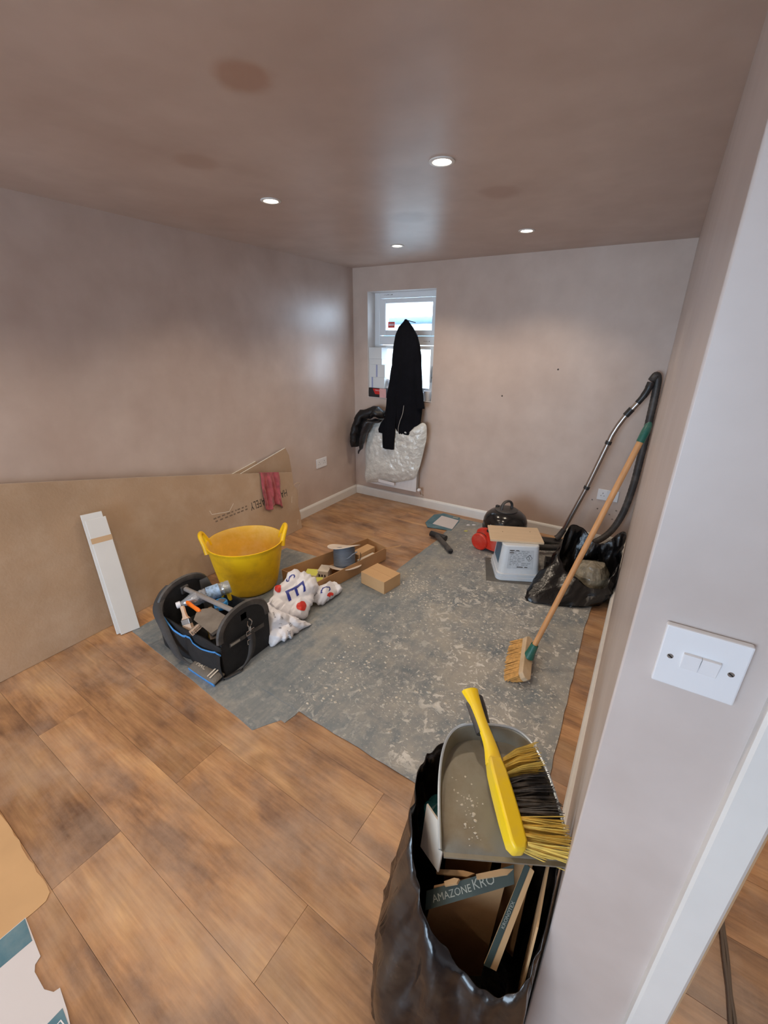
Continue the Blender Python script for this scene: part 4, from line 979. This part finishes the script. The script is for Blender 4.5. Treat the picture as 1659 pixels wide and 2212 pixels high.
MB().tube([PB-o0+d*.06, PT-o0], .0125, 14).obj('pole', mat('pole_wood', srgb(206,152,100), .55, var=.1, vs=14, stretch=(3,3,.6)), t)
MB().tube([PT-o0-d*.075, PT-o0-d*.03, PT-o0, PT-o0+d*.012], [.0155,.0165,.014,.006], 14).obj('pole_cap', MATS['green_plastic'], t)

# ---------------------------------------------------------------- rubble sack by the light switch, with offcuts in it
M_rub = mat('black_rubble_sack', srgb(12,12,16), .2, spec=.65, bump=.5, bs=11, dust=srgb(120,102,84), dusta=.36, dusts=6.5)
t = thing('rubble_sack', 'open dusty black rubble sack full of flooring carton offcuts below the light switch', 'rubble sack', (2.39,-3.0,0))
o0 = Vector((2.39,-3.0,0)); n = 160
rimw = [(2.546,-2.93,.555),(2.535,-2.83,.57),(2.43,-2.79,.59),(2.30,-2.80,.61),(2.236,-2.87,.62),(2.238,-2.95,.61),(2.262,-3.02,.585),(2.303,-3.062,.51),(2.355,-3.085,.435),(2.42,-3.095,.395),(2.49,-3.09,.385),(2.535,-3.05,.43),(2.546,-2.998,.50)]
rim = smooth_loop([Vector(p)-o0 for p in rimw], n)
basew = [(2.535,-2.95,0),(2.50,-2.86,0),(2.42,-2.83,0),(2.32,-2.84,0),(2.245,-2.90,0),(2.215,-2.99,0),(2.22,-3.09,0),(2.26,-3.16,0),(2.33,-3.19,0),(2.40,-3.19,0),(2.47,-3.17,0),(2.525,-3.11,0),(2.54,-3.02,0)]
base = smooth_loop([Vector(p)-o0 for p in basew], n)
b = sack_mesh(rim, base, [(0,-.012),(.02,.0),(.1,.008),(.22,.012),(.36,.013),(.5,.012),(.62,.012),(.74,.010),(.85,.006),(.93,.002),(1,.0)], n, .020, 8., .001, .153)
b.obj('sack_body', M_rub, t, solid=.0015, angle=60)
def carton_panel(name, label, corners, th, m, group=None, prints=None):
    c = [Vector(q) for q in corners]; t = thing(name, label, 'cardboard', c[0], group=group)
    x = c[1]-c[0]; y = c[3]-c[0]; nrm = x.cross(y).normalized()*th
    vs = [q-c[0] for q in c]+[q-c[0]-nrm for q in c]
    MB().add(vs, [(0,1,2,3),(7,6,5,4),(0,4,5,1),(1,5,6,2),(2,6,7,3),(3,7,4,0)]).obj('card_panel', m, t, smooth=False)
    for body, size, u, v, col in (prints or []):
        M = frame(x*u+y*v+nrm.normalized()*.0008, x, y) if x.length > y.length else frame(x*u+y*v+nrm.normalized()*.0008, y, -x); text('card_print', body, size, col, t, M)
    return t
M_kro = mat('dark_green_card', srgb(50,64,60), .6, var=.12, vs=14)
M_pale = mat('pale_print', srgb(156,160,150), .7)
# carton standing in the sack: brown inside faces
carton_panel('carton_offcut', 'tall brown carton side standing against the right edge of the rubble sack', [(2.522,-2.90,.08),(2.527,-3.03,.08),(2.527,-3.02,.52),(2.520,-2.88,.56)], .004, M_cardl)
carton_panel('carton_offcut', 'brown carton side facing the light switch in the rubble sack', [(2.43,-2.865,.08),(2.495,-2.88,.08),(2.495,-2.89,.55),(2.43,-2.87,.56)], .004, M_card)
carton_panel('carton_offcut', 'brown carton wall under the printed strip in the rubble sack', [(2.30,-3.04,.08),(2.44,-2.955,.08),(2.455,-2.935,.48),(2.325,-3.02,.43)], .004, M_card)
carton_panel('carton_offcut', 'dark inner carton panel in the back of the rubble sack', [(2.30,-2.885,.1),(2.40,-2.85,.1),(2.41,-2.85,.5),(2.30,-2.88,.5)], .004, M_card)
# printed strips across the opening
carton_panel('printed_carton_strip', 'dark green carton strip with pale lettering across the rubble sack', [(2.322,-3.055,.405),(2.472,-2.955,.485),(2.462,-2.93,.502),(2.312,-3.03,.422)], .004, M_kro, None,
             [('AMAZONE', .018, .30, .46, M_pale), ('KRO', .024, .66, .56, M_pale)])
upr = carton_panel('printed_carton_strip', 'narrow green edged carton strip standing upright in the rubble sack', [(2.455,-3.052,.36),(2.478,-3.045,.352),(2.502,-2.925,.51),(2.484,-2.925,.52)], .0045, M_cardl, None, None)
edg = carton_panel('printed_carton_strip', 'green printed edge along the upright carton strip', [(2.4545,-3.0535,.361),(2.466,-3.050,.358),(2.493,-2.926,.516),(2.483,-2.926,.521)], .001, M_kro, None, [('KRONOTEX', .010, .5, .5, M_pale)])
for ch in list(edg.children):                              # the printed edge belongs to the upright strip
    ch.parent = upr; ch.location = edg.location-upr.location; ch.name = 'printed_edge' if ch.name.startswith('card_panel') else 'edge_print'
bpy.data.objects.remove(edg)
carton_panel('carton_offcut', 'grey white carton end below the dustpan in the rubble sack', [(2.272,-2.985,.47),(2.325,-3.005,.46),(2.33,-2.99,.575),(2.272,-2.965,.585)], .004, M_wcard)
for i, (p, d, lab) in enumerate((((2.315,-2.985,.42),(.06,.02,.02),'broken wood splinter beside the pale carton end in the sack'),((2.40,-2.975,.47),(.05,.03,.02),'short wood splinter lying on the green printed strip'),((2.345,-3.012,.45),(.02,.012,.012),'tiny wood chip on the end of the printed strip'))):
    t = thing('wood_splinter', lab, 'wood splinter', p); M = frame((0,0,0), d, (0,1,.3)); L_ = Vector(d).length*1.3
    b = MB(); b.prism([(0,-.004),(L_*.8,-.006),(L_,.001),(L_*.7,.005),(0,.004)], -.003, .003, M); b.obj('splinter', M_cardl, t, smooth=False)
t = thing('green_packaging', 'dark green plastic packaging crumpled inside the rubble sack rim', 'packaging', (2.285,-2.93,.45))
b = MB(); b.lathe([(0,0),(.035,.01),(.05,.05),(.035,.10),(0,.12)], 20); b.v = [tuple(Vector(v)*(1+.3*crumple(v,1.,22.,3.))) for v in b.v]
b.obj('film', mat('dark_teal_film', srgb(26,64,66), .25, var=.3, vs=20), t, angle=25)

# ---------------------------------------------------------------- dustpan
M_pan = mat('grey_metal_dustpan', srgb(138,134,122), .45, .3, var=.2, vs=6, dust=srgb(116,100,74), dusta=.9, dusts=8.)
t = thing('dustpan', 'dusty grey dustpan with black handle resting on the rubble sack', 'dustpan', (2.452,-3.012,.64), (0,0,R(27.6)))
def pan_outline(u):
    # u 0..1 around left side -> back -> right side ; returns x,y
    a = math.pi*(1-u); return (.112*math.copysign(abs(math.cos(a))**.55, math.cos(a)), .238*abs(math.sin(a))**.62)
tilt = R(2)
def pan_pt(u, v):
    # v 0 centre line .. 1 outline base .. 1.4 wall top
    x, y = pan_outline(u)
    if v <= 1: return Vector((x*(.001+.999*v), y*v, 0.002+.004*(y/.25)*v))
    h = (v-1)/.4; wallh = .036*min(1,(y/.25))**.8+.008
    return Vector((x*(1+.06*h), y*(1+.035*h), .002+.004*(y/.25)+wallh*h))
b = MB(); b.grid(lambda u,w: pan_pt(u, [0,.3,.6,.85,.95,1.,1.08,1.2,1.32,1.4][round(w*9)]), 48, 9)
b.obj('pan_tray', M_pan, t, solid=.0022, angle=50, rot=(tilt,0,0))
b = MB(); b.tube([pan_pt(i/48,1.4) for i in range(49)], .0032, 6); b.obj('pan_rim', mat('pan_rim_metal', srgb(186,196,204), .3, .6), t, rot=(tilt,0,0))
MB().box(-.112,.112,-.008,.006,-.001,.003).obj('pan_lip', M_pan, t, smooth=False, rot=(tilt,0,0))
b = MB(); b.tube(bez([(-.004,.235,.03),(-.006,.27,.034),(-.008,.31,.032),(-.01,.345,.028)],5), [.010]*4+[.012]*4+[.0125]*5+[.012]*3, 12, True, (.7,1.3)); b.obj('pan_handle', M_black, t, rot=(tilt,0,0))
b = MB(); random.seed(21)
def near_pan(x, y): return Vector((x, y, .004))
for i in range(60): crumb(b, random.gauss(-.055,.012), random.gauss(.085,.035), .0045, random.choice((.0015,.0025,.004)))
db = b.obj('plaster_bits', MATS['plaster_crumb'], t, smooth=False, rot=(tilt,0,0)); db['kind'] = 'stuff'

# ---------------------------------------------------------------- hand brush lying on the dustpan
t = thing('hand_brush', 'yellow handled hand brush with yellow and black bristles on the dustpan', 'hand brush', (2.47,-2.99,.66))
o0 = Vector((2.47,-2.99,.66))
hb0, hb1 = Vector((2.472,-3.005,.668)), Vector((2.378,-2.868,.688)); tip = Vector((2.276,-2.742,.715))
axb = (hb1-hb0).normalized(); side = Vector((.80,.55,-.12)); side = (side-axb*side.dot(axb)).normalized(); upb = axb.cross(side)*-1
if upb.z < 0: upb = -upb
M_hy = mat('yellow_brush_plastic', srgb(240,204,20), .4, dust=srgb(214,186,120), dusta=.6, dusts=7)
def bl(s, a, u): return hb0+axb*s+side*a+upb*u-o0      # s along, a toward bristles, u up
Lh = (hb1-hb0).length
b = MB(); secs = [(-.004,.010,.014),(.01,.017,.020),(.05,.018,.022),(.10,.018,.022),(.14,.017,.021),(Lh,.014,.018)]
vs = []
for s_, w, h in secs: vs += [bl(s_,-w,-h), bl(s_,w,-h*.8), bl(s_,w,h*.8), bl(s_,-w,h)]
k = len(secs); fs = [(i*4+j, i*4+(j+1)%4, i*4+4+(j+1)%4, i*4+4+j) for i in range(k-1) for j in range(4)]+[(3,2,1,0),tuple(range(k*4-4,k*4))]
b.add(vs, fs); b.obj('brush_block', M_hy, t, bevel=.005, angle=50)
hd = [hb1-o0-axb*.01, hb1-o0+axb*.03+upb*.004, hb1.lerp(tip,.5)-o0+upb*.006, hb1.lerp(tip,.8)-o0+upb*.004, tip-o0, tip-o0+(tip-hb1).normalized()*.008]
hp = bez(hd, 5); k = len(hp)
MB().tube(hp, [ .017-.006*math.sin(math.pi*min(1,i/(k*.75)))+.001*(i>k*.8) if i < k-2 else .008 for i in range(k)], 12, True, (.75,1.15)).obj('brush_handle', M_hy, t)
gp = [p-upb*.004-side*.006-Vector((0,0,.004)) for p in hp[8:-9]]
MB().tube(gp, .012, 10, True, (.9,1.1)).obj('soft_grip', M_rubber, t)
M_by = mat('yellow_bristle', srgb(222,190,92), .7, var=.22, vs=40); M_bk = mat('black_bristle', srgb(44,40,38), .75, var=.3, vs=40, dust=srgb(150,136,118), dusta=.5, dusts=20)
random.seed(31)
def tufts(name, s0, s1, m, fan):
    b = MB(); ns = int((s1-s0)/.0115)
    for i in range(ns):
        s_ = s0+(s1-s0)*(i+.5)/ns
        for j in range(3):
            u = -.013+.013*j
            for k in range(14):
                r1, r2 = random.gauss(0,.0028), random.gauss(0,.0028); e = .084+random.uniform(-.006,.006)
                f = fan*(s_-Lh*.45)
                p0 = bl(s_+r1*.4, .016, u+r2*.4); p1 = bl(s_+f*.55+r1*1.0, .05, u*1.2+r2); p2 = bl(s_+f+r1*2.0, .016+e, u*1.5+r2*2.-.006)
                b.tube([p0,p1,p2], [.0013,.0011,.0008], 3, False)
    o = b.obj(name, m, t); o['kind'] = 'stuff'; return o
tufts('yellow_bristles', .0, .055, M_by, .22); tufts('black_bristles', .055, .125, M_bk, .22); tufts('yellow_bristles', .125, .168, M_by, .35)

# ---------------------------------------------------------------- radiator under the window
M_rad = mat('white_radiator', srgb(222,222,224), .3)
t = thing('radiator', 'white panel radiator under the window half covered by plastic wrap', 'radiator', (.47,0,.165))
MB().box(-.285,.285,-.088,-.075,0,.585).obj('front_panel', M_rad, t, smooth=False, bevel=.004)
for i in range(14): MB().box(-.27+i*.0405,-.25+i*.0405,-.0905,-.088,.03,.555).obj('flute', M_rad, t, smooth=False, bevel=.001)
MB().box(-.28,.28,-.075,-.028,.02,.57).obj('convector', mat('radiator_inside', srgb(170,170,170), .5), t, smooth=False)
MB().box(-.285,.285,-.09,-.026,.585,.592).obj('top_grille', M_rad, t, smooth=False)
for x in (-.2,.2): MB().box(x-.015,x+.015,-.03,0,.1,.5).obj('wall_bracket', M_rad, t, smooth=False)
t = thing('radiator_valve', 'chrome radiator valve with white cap at the radiator foot', 'valve', (.772,-.06,.165))
MB().tube([(-.02,0,.022),(.016,0,.022)], .009, 10).obj('valve_body', M_chrome, t)
MB().lathe([(0,0),(.015,0),(.016,.004),(.016,.026),(.012,.032),(0,.032)], 14, Matrix.Translation((.014,-.006,.022)) @ Matrix.Rotation(R(75),4,'X')).obj('valve_cap', M_plastic_w, t)
MB().tube(bez([(.016,0,.022),(.02,.0,-.01),(.02,.03,-.04),(.02,.06,-.05)],5), .007, 10).obj('valve_pipe', M_chrome, t)
# plastic wrap over it
M_wrap = mat('milky_bubble_wrap', srgb(212,211,204), .1, spec=.9, var=.1, vs=18, bump=1., bs=38, coat=.4)
ol = [(.186,.18),(.185,.36),(.187,.558),(.205,.65),(.248,.735),(.30,.80),(.363,.832),(.46,.80),(.56,.79),(.65,.79),(.74,.80),(.80,.83),(.838,.81),(.846,.74),(.84,.66),(.80,.463),(.775,.38),(.74,.30),(.63,.255),(.515,.22),(.35,.195)]
op = smooth_loop([(x,-.094,z) for x,z in ol], 150)
b = MB(); b.pillow([tuple(p) for p in op], lambda t_,p: Vector((0,-.045*min(1,t_*3.5)**.6-crumple((p.x,p.z,0),.013,11.,4.)-crumple((p.x,p.z*.6,0),.006,30.,7.),0)), lambda t_,p: Vector((0,0.0005,0)), 30)
tag(b.obj('plastic_wrap', M_wrap, angle=30), 'milky plastic wrap draped over the radiator front', 'plastic wrap')
t = thing('wrap_tape', 'strip of clear tape across the foot of the radiator wrap', 'tape', (.45,-.128,.222)); MB().box(-.09,.09,-.002,0,-.014,.014).obj('tape_strip', M_plastic_w, t, smooth=False, rot=(0,R(3),0)).modifiers.clear()

# ---------------------------------------------------------------- hoodie hung at the window, gloves jacket on the radiator
M_hood = mat('navy_black_fleece', srgb(9,10,17), .95, spec=.2, var=.3, vs=10, bump=.25, bs=120)
t = thing('hooded_top', 'dark navy zip hooded top hanging in front of the window', 'hooded top', (.6,-.03,.7))
o0 = Vector((.6,-.03,.7))
def garment(rows, dep, seed, n=64):
    """rows: (z, xl, xr, y centre); closed section per row with soft folds"""
    R_ = []
    for i in range(len(rows)-1):
        for k in range(8):
            f = k/8; f = f*f*(3-2*f) if i == 0 else f; R_.append(tuple(rows[i][j]+(rows[i+1][j]-rows[i][j])*f for j in range(4)))
    R_.append(rows[-1]); b = MB(); m_ = len(R_); vs = []
    for i, (z,xl,xr,yc) in enumerate(R_):
        cx, w = (xl+xr)/2, (xr-xl)/2; d = dep*min(1, .2+w/.13); hem = min(1, (m_-1-i)/6)
        for j in range(n):
            a = 6.2832*j/n; ca = math.copysign(abs(math.cos(a))**.85, math.cos(a)); x = cx+w*ca+.006*mnoise.noise(Vector((z*9,seed,math.cos(a))))
            fo = (.016*mnoise.noise(Vector((x*17,z*2.2,seed)))+.010*mnoise.noise(Vector((x*34,z*3.5,seed+5))))*(.3+.7*hem)
            y = yc-(d+fo)*math.copysign(abs(math.sin(a))**.8, math.sin(a))
            vs.append(Vector((x, y, z+.008*mnoise.noise(Vector((x*20,seed,0)))))-o0)
    fs = [(i*n+j, i*n+(j+1)%n, (i+1)*n+(j+1)%n, (i+1)*n+j) for i in range(m_-1) for j in range(n)]+[tuple(range(n)), tuple(range((m_-1)*n,m_*n))[::-1]]
    return b.add(vs, fs)
garment([(1.676,.594,.606,-.085),(1.652,.572,.632,-.085),(1.615,.535,.67,-.085),(1.55,.508,.712,-.085),(1.47,.49,.74,-.085),(1.40,.482,.752,-.085),(1.27,.470,.766,-.085),(1.10,.458,.778,-.085),(.95,.455,.785,-.085),(.83,.46,.775,-.085),(.74,.50,.755,-.085),(.712,.52,.748,-.085)], .05, 1.).obj('body', M_hood, t, angle=180)
garment([(1.34,.48,.50,-.085),(1.22,.462,.545,-.10),(1.05,.445,.555,-.118),(.9,.432,.552,-.13),(.78,.424,.548,-.14),(.70,.415,.548,-.15),(.60,.420,.545,-.15),(.565,.424,.542,-.15)], .034, 4.).obj('sleeve', M_hood, t, angle=180)
garment([(1.45,.73,.745,-.085),(1.30,.715,.772,-.10),(1.15,.72,.79,-.11),(1.03,.735,.812,-.115),(.955,.752,.822,-.115)], .03, 7.).obj('sleeve', M_hood, t, angle=180)
garment([(.86,.44,.47,-.12),(.79,.385,.46,-.125),(.73,.355,.45,-.13),(.70,.36,.43,-.13)], .022, 2.).obj('pocket_flap', M_hood, t, angle=180)
b = MB(); b.tube([Vector(p)-o0 for p in bez([(.638,-.152,.975),(.628,-.155,.90),(.602,-.156,.83),(.588,-.156,.77),(.586,-.154,.72)],5)], .0022, 5); b.obj('zip', mat('pale_zip', srgb(170,166,160), .4), t)
MB().tube([Vector((.595,.10,1.655))-o0, Vector((.595,-.02,1.665))-o0, Vector((.598,-.08,1.67))-o0], .004, 6).obj('hanging_loop', M_hood, t)
M_leather = mat('black_leather', srgb(14,14,16), .45, var=.3, vs=18, bump=.5, bs=30)
t = thing('black_jacket', 'black jacket thrown over the radiator corner with a leathery lining', 'jacket', (.25,-.13,.5)); o0 = Vector((.25,-.13,.5))
def blob(pts, rs, seed, sq=(1,1), n=16):
    P = bez(pts, 7); k = len(P); rr = []
    for i in range(k):
        f = i/(k-1)*(len(rs)-1); a = min(int(f), len(rs)-2); rr.append(rs[a]+(rs[a+1]-rs[a])*(f-a))
    b = MB(); b.tube([p-o0 for p in P], rr, n, True, sq)
    b.v = [tuple(Vector(v)+Vector(v).normalized()*.028*mnoise.noise(Vector(v)*16+Vector((seed,0,0)))+Vector((1,0,0))*.008*mnoise.noise(Vector(v)*40)) for v in b.v]; return b
blob([(.46,-.11,.86),(.38,-.11,.885),(.30,-.12,.89),(.20,-.125,.85),(.13,-.13,.77),(.10,-.125,.66),(.075,-.12,.54)], [.02,.045,.058,.062,.066,.068,.06], 1, (.8,1.15)).obj('sleeve', M_leather, t, angle=70)
blob([(.40,-.165,.82),(.30,-.175,.80),(.235,-.18,.71),(.20,-.175,.6),(.165,-.16,.48)], [.02,.04,.045,.035,.008], 5, (.6,1.2)).obj('lining', mat('grey_lining', srgb(36,36,40), .35, bump=.5, bs=40), t, angle=60)
blob([(.42,-.13,.86),(.36,-.165,.88),(.30,-.17,.86)], [.02,.035,.02], 9).obj('collar', M_leather, t, angle=60)

# ---------------------------------------------------------------- things on the window sill
M_wbox = mat('white_carton', srgb(216,220,222), .5, var=.03); M_lil = mat('lilac_strip', srgb(150,158,196), .5)
zs = WZ0+.0042
t = thing('fixings_box', 'black and red fixings carton lying on the window sill', 'box', (.255,.048,zs), (0,0,R(-4)))
MB().box(-.087,.115,-.05,.05,0,.083).obj('carton', mat('black_carton', srgb(34,32,34), .5), t, smooth=False, bevel=.001)
b = MB(); b.add([(-.04,-.0506,.078),(.04,-.0506,.078),(.04,-.0506,.028),(-.012,-.0506,.028)], [(0,1,2,3)]); rp_ = b.obj('red_panel', mat('carton_red', srgb(204,40,34), .5), t, smooth=False)
text('carton_print', 'TIMCO', .018, M_plastic_w, rp_, Matrix.Translation((.015,-.0512,.062)) @ Matrix.Rotation(R(90),4,'X'))
MB().box(.04,.1152,-.0508,-.0502,.0,.083).obj('pale_end_label', mat('pale_pink_label', srgb(222,170,166), .5, var=.1, vs=40), t, smooth=False)
def wcarton(x, y, z, sx, sy, sz, lab, strip=None):
    t = thing('white_carton', lab, 'box', (x,y,z), (0,0,R(-4)))
    MB().box(-sx/2,sx/2,-sy/2,sy/2,0,sz).obj('carton', M_wbox, t, smooth=False, bevel=.0012)
    if strip is not None: MB().box(strip-.008,strip+.008,-sy/2-.0006,-sy/2,.001,sz-.001).obj('lilac_strip', M_lil, t, smooth=False)
z = zs+.0835
wcarton(.245,.055,z,.19,.085,.098,'white carton with lilac strip resting on the red and black box',-.045); z += .0985
wcarton(.252,.055,z,.185,.085,.112,'white carton with a central lilac strip in the sill stack',.0); z += .1125
wcarton(.235,.055,z,.15,.085,.05,'slim white carton in the upper part of the sill stack'); z += .0505
wcarton(.232,.055,z,.155,.09,.098,'plain white carton topmost of the sill stack')
t = thing('tape_roll', 'white roll of tape standing beside the cartons on the sill', 'tape', (.35,.065,zs+.0835+.042))
b = MB(); b.lathe([(.024,-.02),(.042,-.02),(.042,.02),(.024,.02),(.024,-.02)], 28, Matrix.Rotation(R(90),4,'X') @ Matrix.Rotation(0,4,'Z')); b.v = b.v; b.obj('roll', M_plastic_w, t)
t = thing('mug', 'white mug standing at the right end of the window sill', 'mug', (.765,.06,zs))
MB().lathe([(0,0),(.033,0),(.036,.004),(.037,.085),(.034,.086),(.033,.01),(0,.009)], 24).obj('cup', M_plastic_w, t)
MB().tube(bez([(-.036,-.012,.066),(-.056,-.02,.06),(-.056,-.02,.03),(-.036,-.012,.024)],5), .005, 8).obj('mug_handle', M_plastic_w, t)

# ---------------------------------------------------------------- sockets and light switch
M_acc = mat('accessory_white', srgb(226,226,228), .28)
def socket(loc, rz, label):
    t = thing('power_socket', label, 'socket', loc, (0,0,rz))      # local -y faces the room
    MB().box(-.073,.073,-.0095,0,-.043,.043).obj('face_plate', M_acc, t, smooth=False, bevel=.003)
    for sx in (-.036,.036):
        for (dx,dz,w,h) in ((0,.012,.004,.008),(-.011,-.008,.0065,.0035),(.011,-.008,.0065,.0035)):
            MB().box(sx+dx-w/2, sx+dx+w/2, -.0101,-.0094, dz-h/2, dz+h/2).obj('pin_slot', M_dark, t, smooth=False)
    for sx in (-.012,.012): MB().box(sx-.006,sx+.006,-.0125,-.009,.016,.034).obj('rocker', M_acc, t, smooth=False, bevel=.0015)
    return t
socket((2.362,0,.420), 0, 'white double power socket on the window wall behind the broom pole')
socket((0,-.556,.452), R(90), 'white double power socket on the left wall past the plasterboard')
t = thing('light_switch', 'white two gang light switch beside the door casing', 'light switch', (2.6275,YA,1.163))
MB().box(-.0425,.0425,-.010,0,-.0425,.0425).obj('face_plate', M_acc, t, smooth=False, bevel=.002)
MB().box(-.040,.042,-.003,0,-.0455,-.04).obj('under_plate_shade', M_dark, t, smooth=False)  # dark strip painted as the shade under the switch plate
for k, sx in enumerate((-.0093,.0093)):
    b = MB(); x0, x1 = sx-.009, sx+.009
    b.add([(x0,-.0095,-.0115),(x1,-.0095,-.0115),(x1,-.0105,-.0115),(x0,-.0105,-.0115),(x0,-.0095,.0115),(x1,-.0095,.0115),(x1,-.0148,.0115),(x0,-.0148,.0115)], [(0,1,2,3),(7,6,5,4),(0,4,5,1),(3,2,6,7),(0,3,7,4),(1,5,6,2)])
    b.obj('rocker', M_acc, t, smooth=False, bevel=.0008)
for sx in (-.0303,.0303):
    b = MB(); b.lathe([(0,.0),(.0032,.0),(.0036,-.0006)], 14, Matrix.Translation((sx,-.0104,0)) @ Matrix.Rotation(R(90),4,'X')); sc = b.obj('screw', M_steel, t)
    MB().box(-.0028,.0028,-.0003,.0003,-.0005,.0005).obj('screw_slot', M_dark, sc, smooth=False, loc=(sx,-.0107,0), rot=(0,R(35),0))

# small drill marks on the window wall below the socket
b = MB()
for x, z in ((2.31,.30),(2.44,.31),(2.40,.27),(2.425,.235),(2.26,.365)):
    b.lathe([(0,-.0004),(.006,-.0003)], 8, Matrix.Translation((x,-.0003,z)) @ Matrix.Rotation(R(90),4,'X'))
for x, z in ((1.86,1.32),(1.46,1.10)): b.lathe([(0,-.0004),(.007,-.0003)], 8, Matrix.Translation((x,-.0003,z)) @ Matrix.Rotation(R(90),4,'X'))
mk = b.obj('drill_marks', M_dark, bpy.data.objects['wall_back'], smooth=False); mk['kind'] = 'stuff'

# ---------------------------------------------------------------- cardboard scraps and cable on the floor
M_tealc = mat('teal_card', srgb(72,112,128), .6, var=.18, vs=10, dust=srgb(150,160,160), dusta=.4, dusts=12)
M_whc = mat('white_lined_card', srgb(206,202,204), .6)
def scrap(name, poly, z, m, label, th=.002):
    t = thing(name, label, 'cardboard', (poly[0][0], poly[0][1], z)); x, y = poly[0]
    MB().prism([(a-x, c-y) for a, c in poly], 0, th).obj('card', m, t, smooth=False); return t
scrap('cardboard_sheet', jag([(.70,-3.395),(.955,-3.402),(1.29,-3.420),(1.305,-3.436),(1.30,-3.80),(.70,-3.80)], .03, .003, 5), .0003, M_cardl, 'plain brown cardboard sheet lying on the bare plank floor')
t = scrap('flattened_box', [(1.30,-3.484),(1.405,-3.497),(1.43,-3.500),(1.437,-3.515),(1.452,-3.522),(1.51,-3.524),(1.535,-3.514),(1.54,-3.502),(1.60,-3.512),(1.64,-3.522),(1.66,-3.85),(1.28,-3.85)], .0003, M_whc, 'flattened white lined flooring box with teal bands on the planks', .0025)
x0, y0 = 1.30, -3.484
MB().prism([(0.002,-.002),(.075,-.013),(.04,-.35),(-.018,-.35)], .0025, .003).obj('teal_band', M_tealc, t, smooth=False)
tb_ = MB().prism([(.285,-.032),(.335,-.039),(.355,-.36),(.27,-.36)], .0025, .003).obj('teal_band', M_tealc, t, smooth=False)
text('band_print', 'LONG', .024, M_plastic_w, tb_, frame((.312,-.075,.0034), (.05,-1,0), (1,.05,0)))
t = scrap('teal_box_scrap', [(1.0,-.36),(.985,-.15),(1.05,-.07),(1.22,-.09),(1.25,-.19),(1.265,-.40),(1.06,-.44)], ZS, M_tealc, 'torn teal flooring box scrap on the floor below the window wall')
MB().prism([(.06,.22),(.235,.20),(.262,-.01),(.068,.008)], .0021, .004).obj('white_patch', M_whc, t, smooth=False)
b = MB(); b.box(.16,.21,.235,.26,.0021,.0025); b.obj('pale_print', M_pale, t, smooth=False)
random.seed(17)
for i, (x, y, lab) in enumerate(((1.33,-.22,'bent white paper shred beside the teal box scrap'),(1.37,-.19,'white paper shred beside the vacuum cleaner wheel'),(1.36,-.35,'small yellow shred on the grey sheet near the nozzle'))):
    t = thing('paper_shred', lab, 'shred', (x,y,ZS)); m = M_plastic_w if i < 2 else M_lime
    MB().prism([(0,0),(.02,.004),(.03,.02),(.016,.024),(.004,.016)], 0, .003).obj('shred', m, t, smooth=False)
t = thing('twin_cable', 'grey brown twin cable lying on the hallway floor', 'cable', (2.973,-2.5,0))
for k in range(2):
    P = bez([(-.004+k*.009,.09,.006),(0+k*.006,.03,.006),(.001+k*.008,-.05,.006),(.004+k*.004,-.12,.006),(.002+k*.009,-.2,.006),(0,-.36,.006)], 8)
    MB().tube(P, .0045, 8).obj('cable_core', mat('dusty_cable', srgb(96,84,74), .6), t)
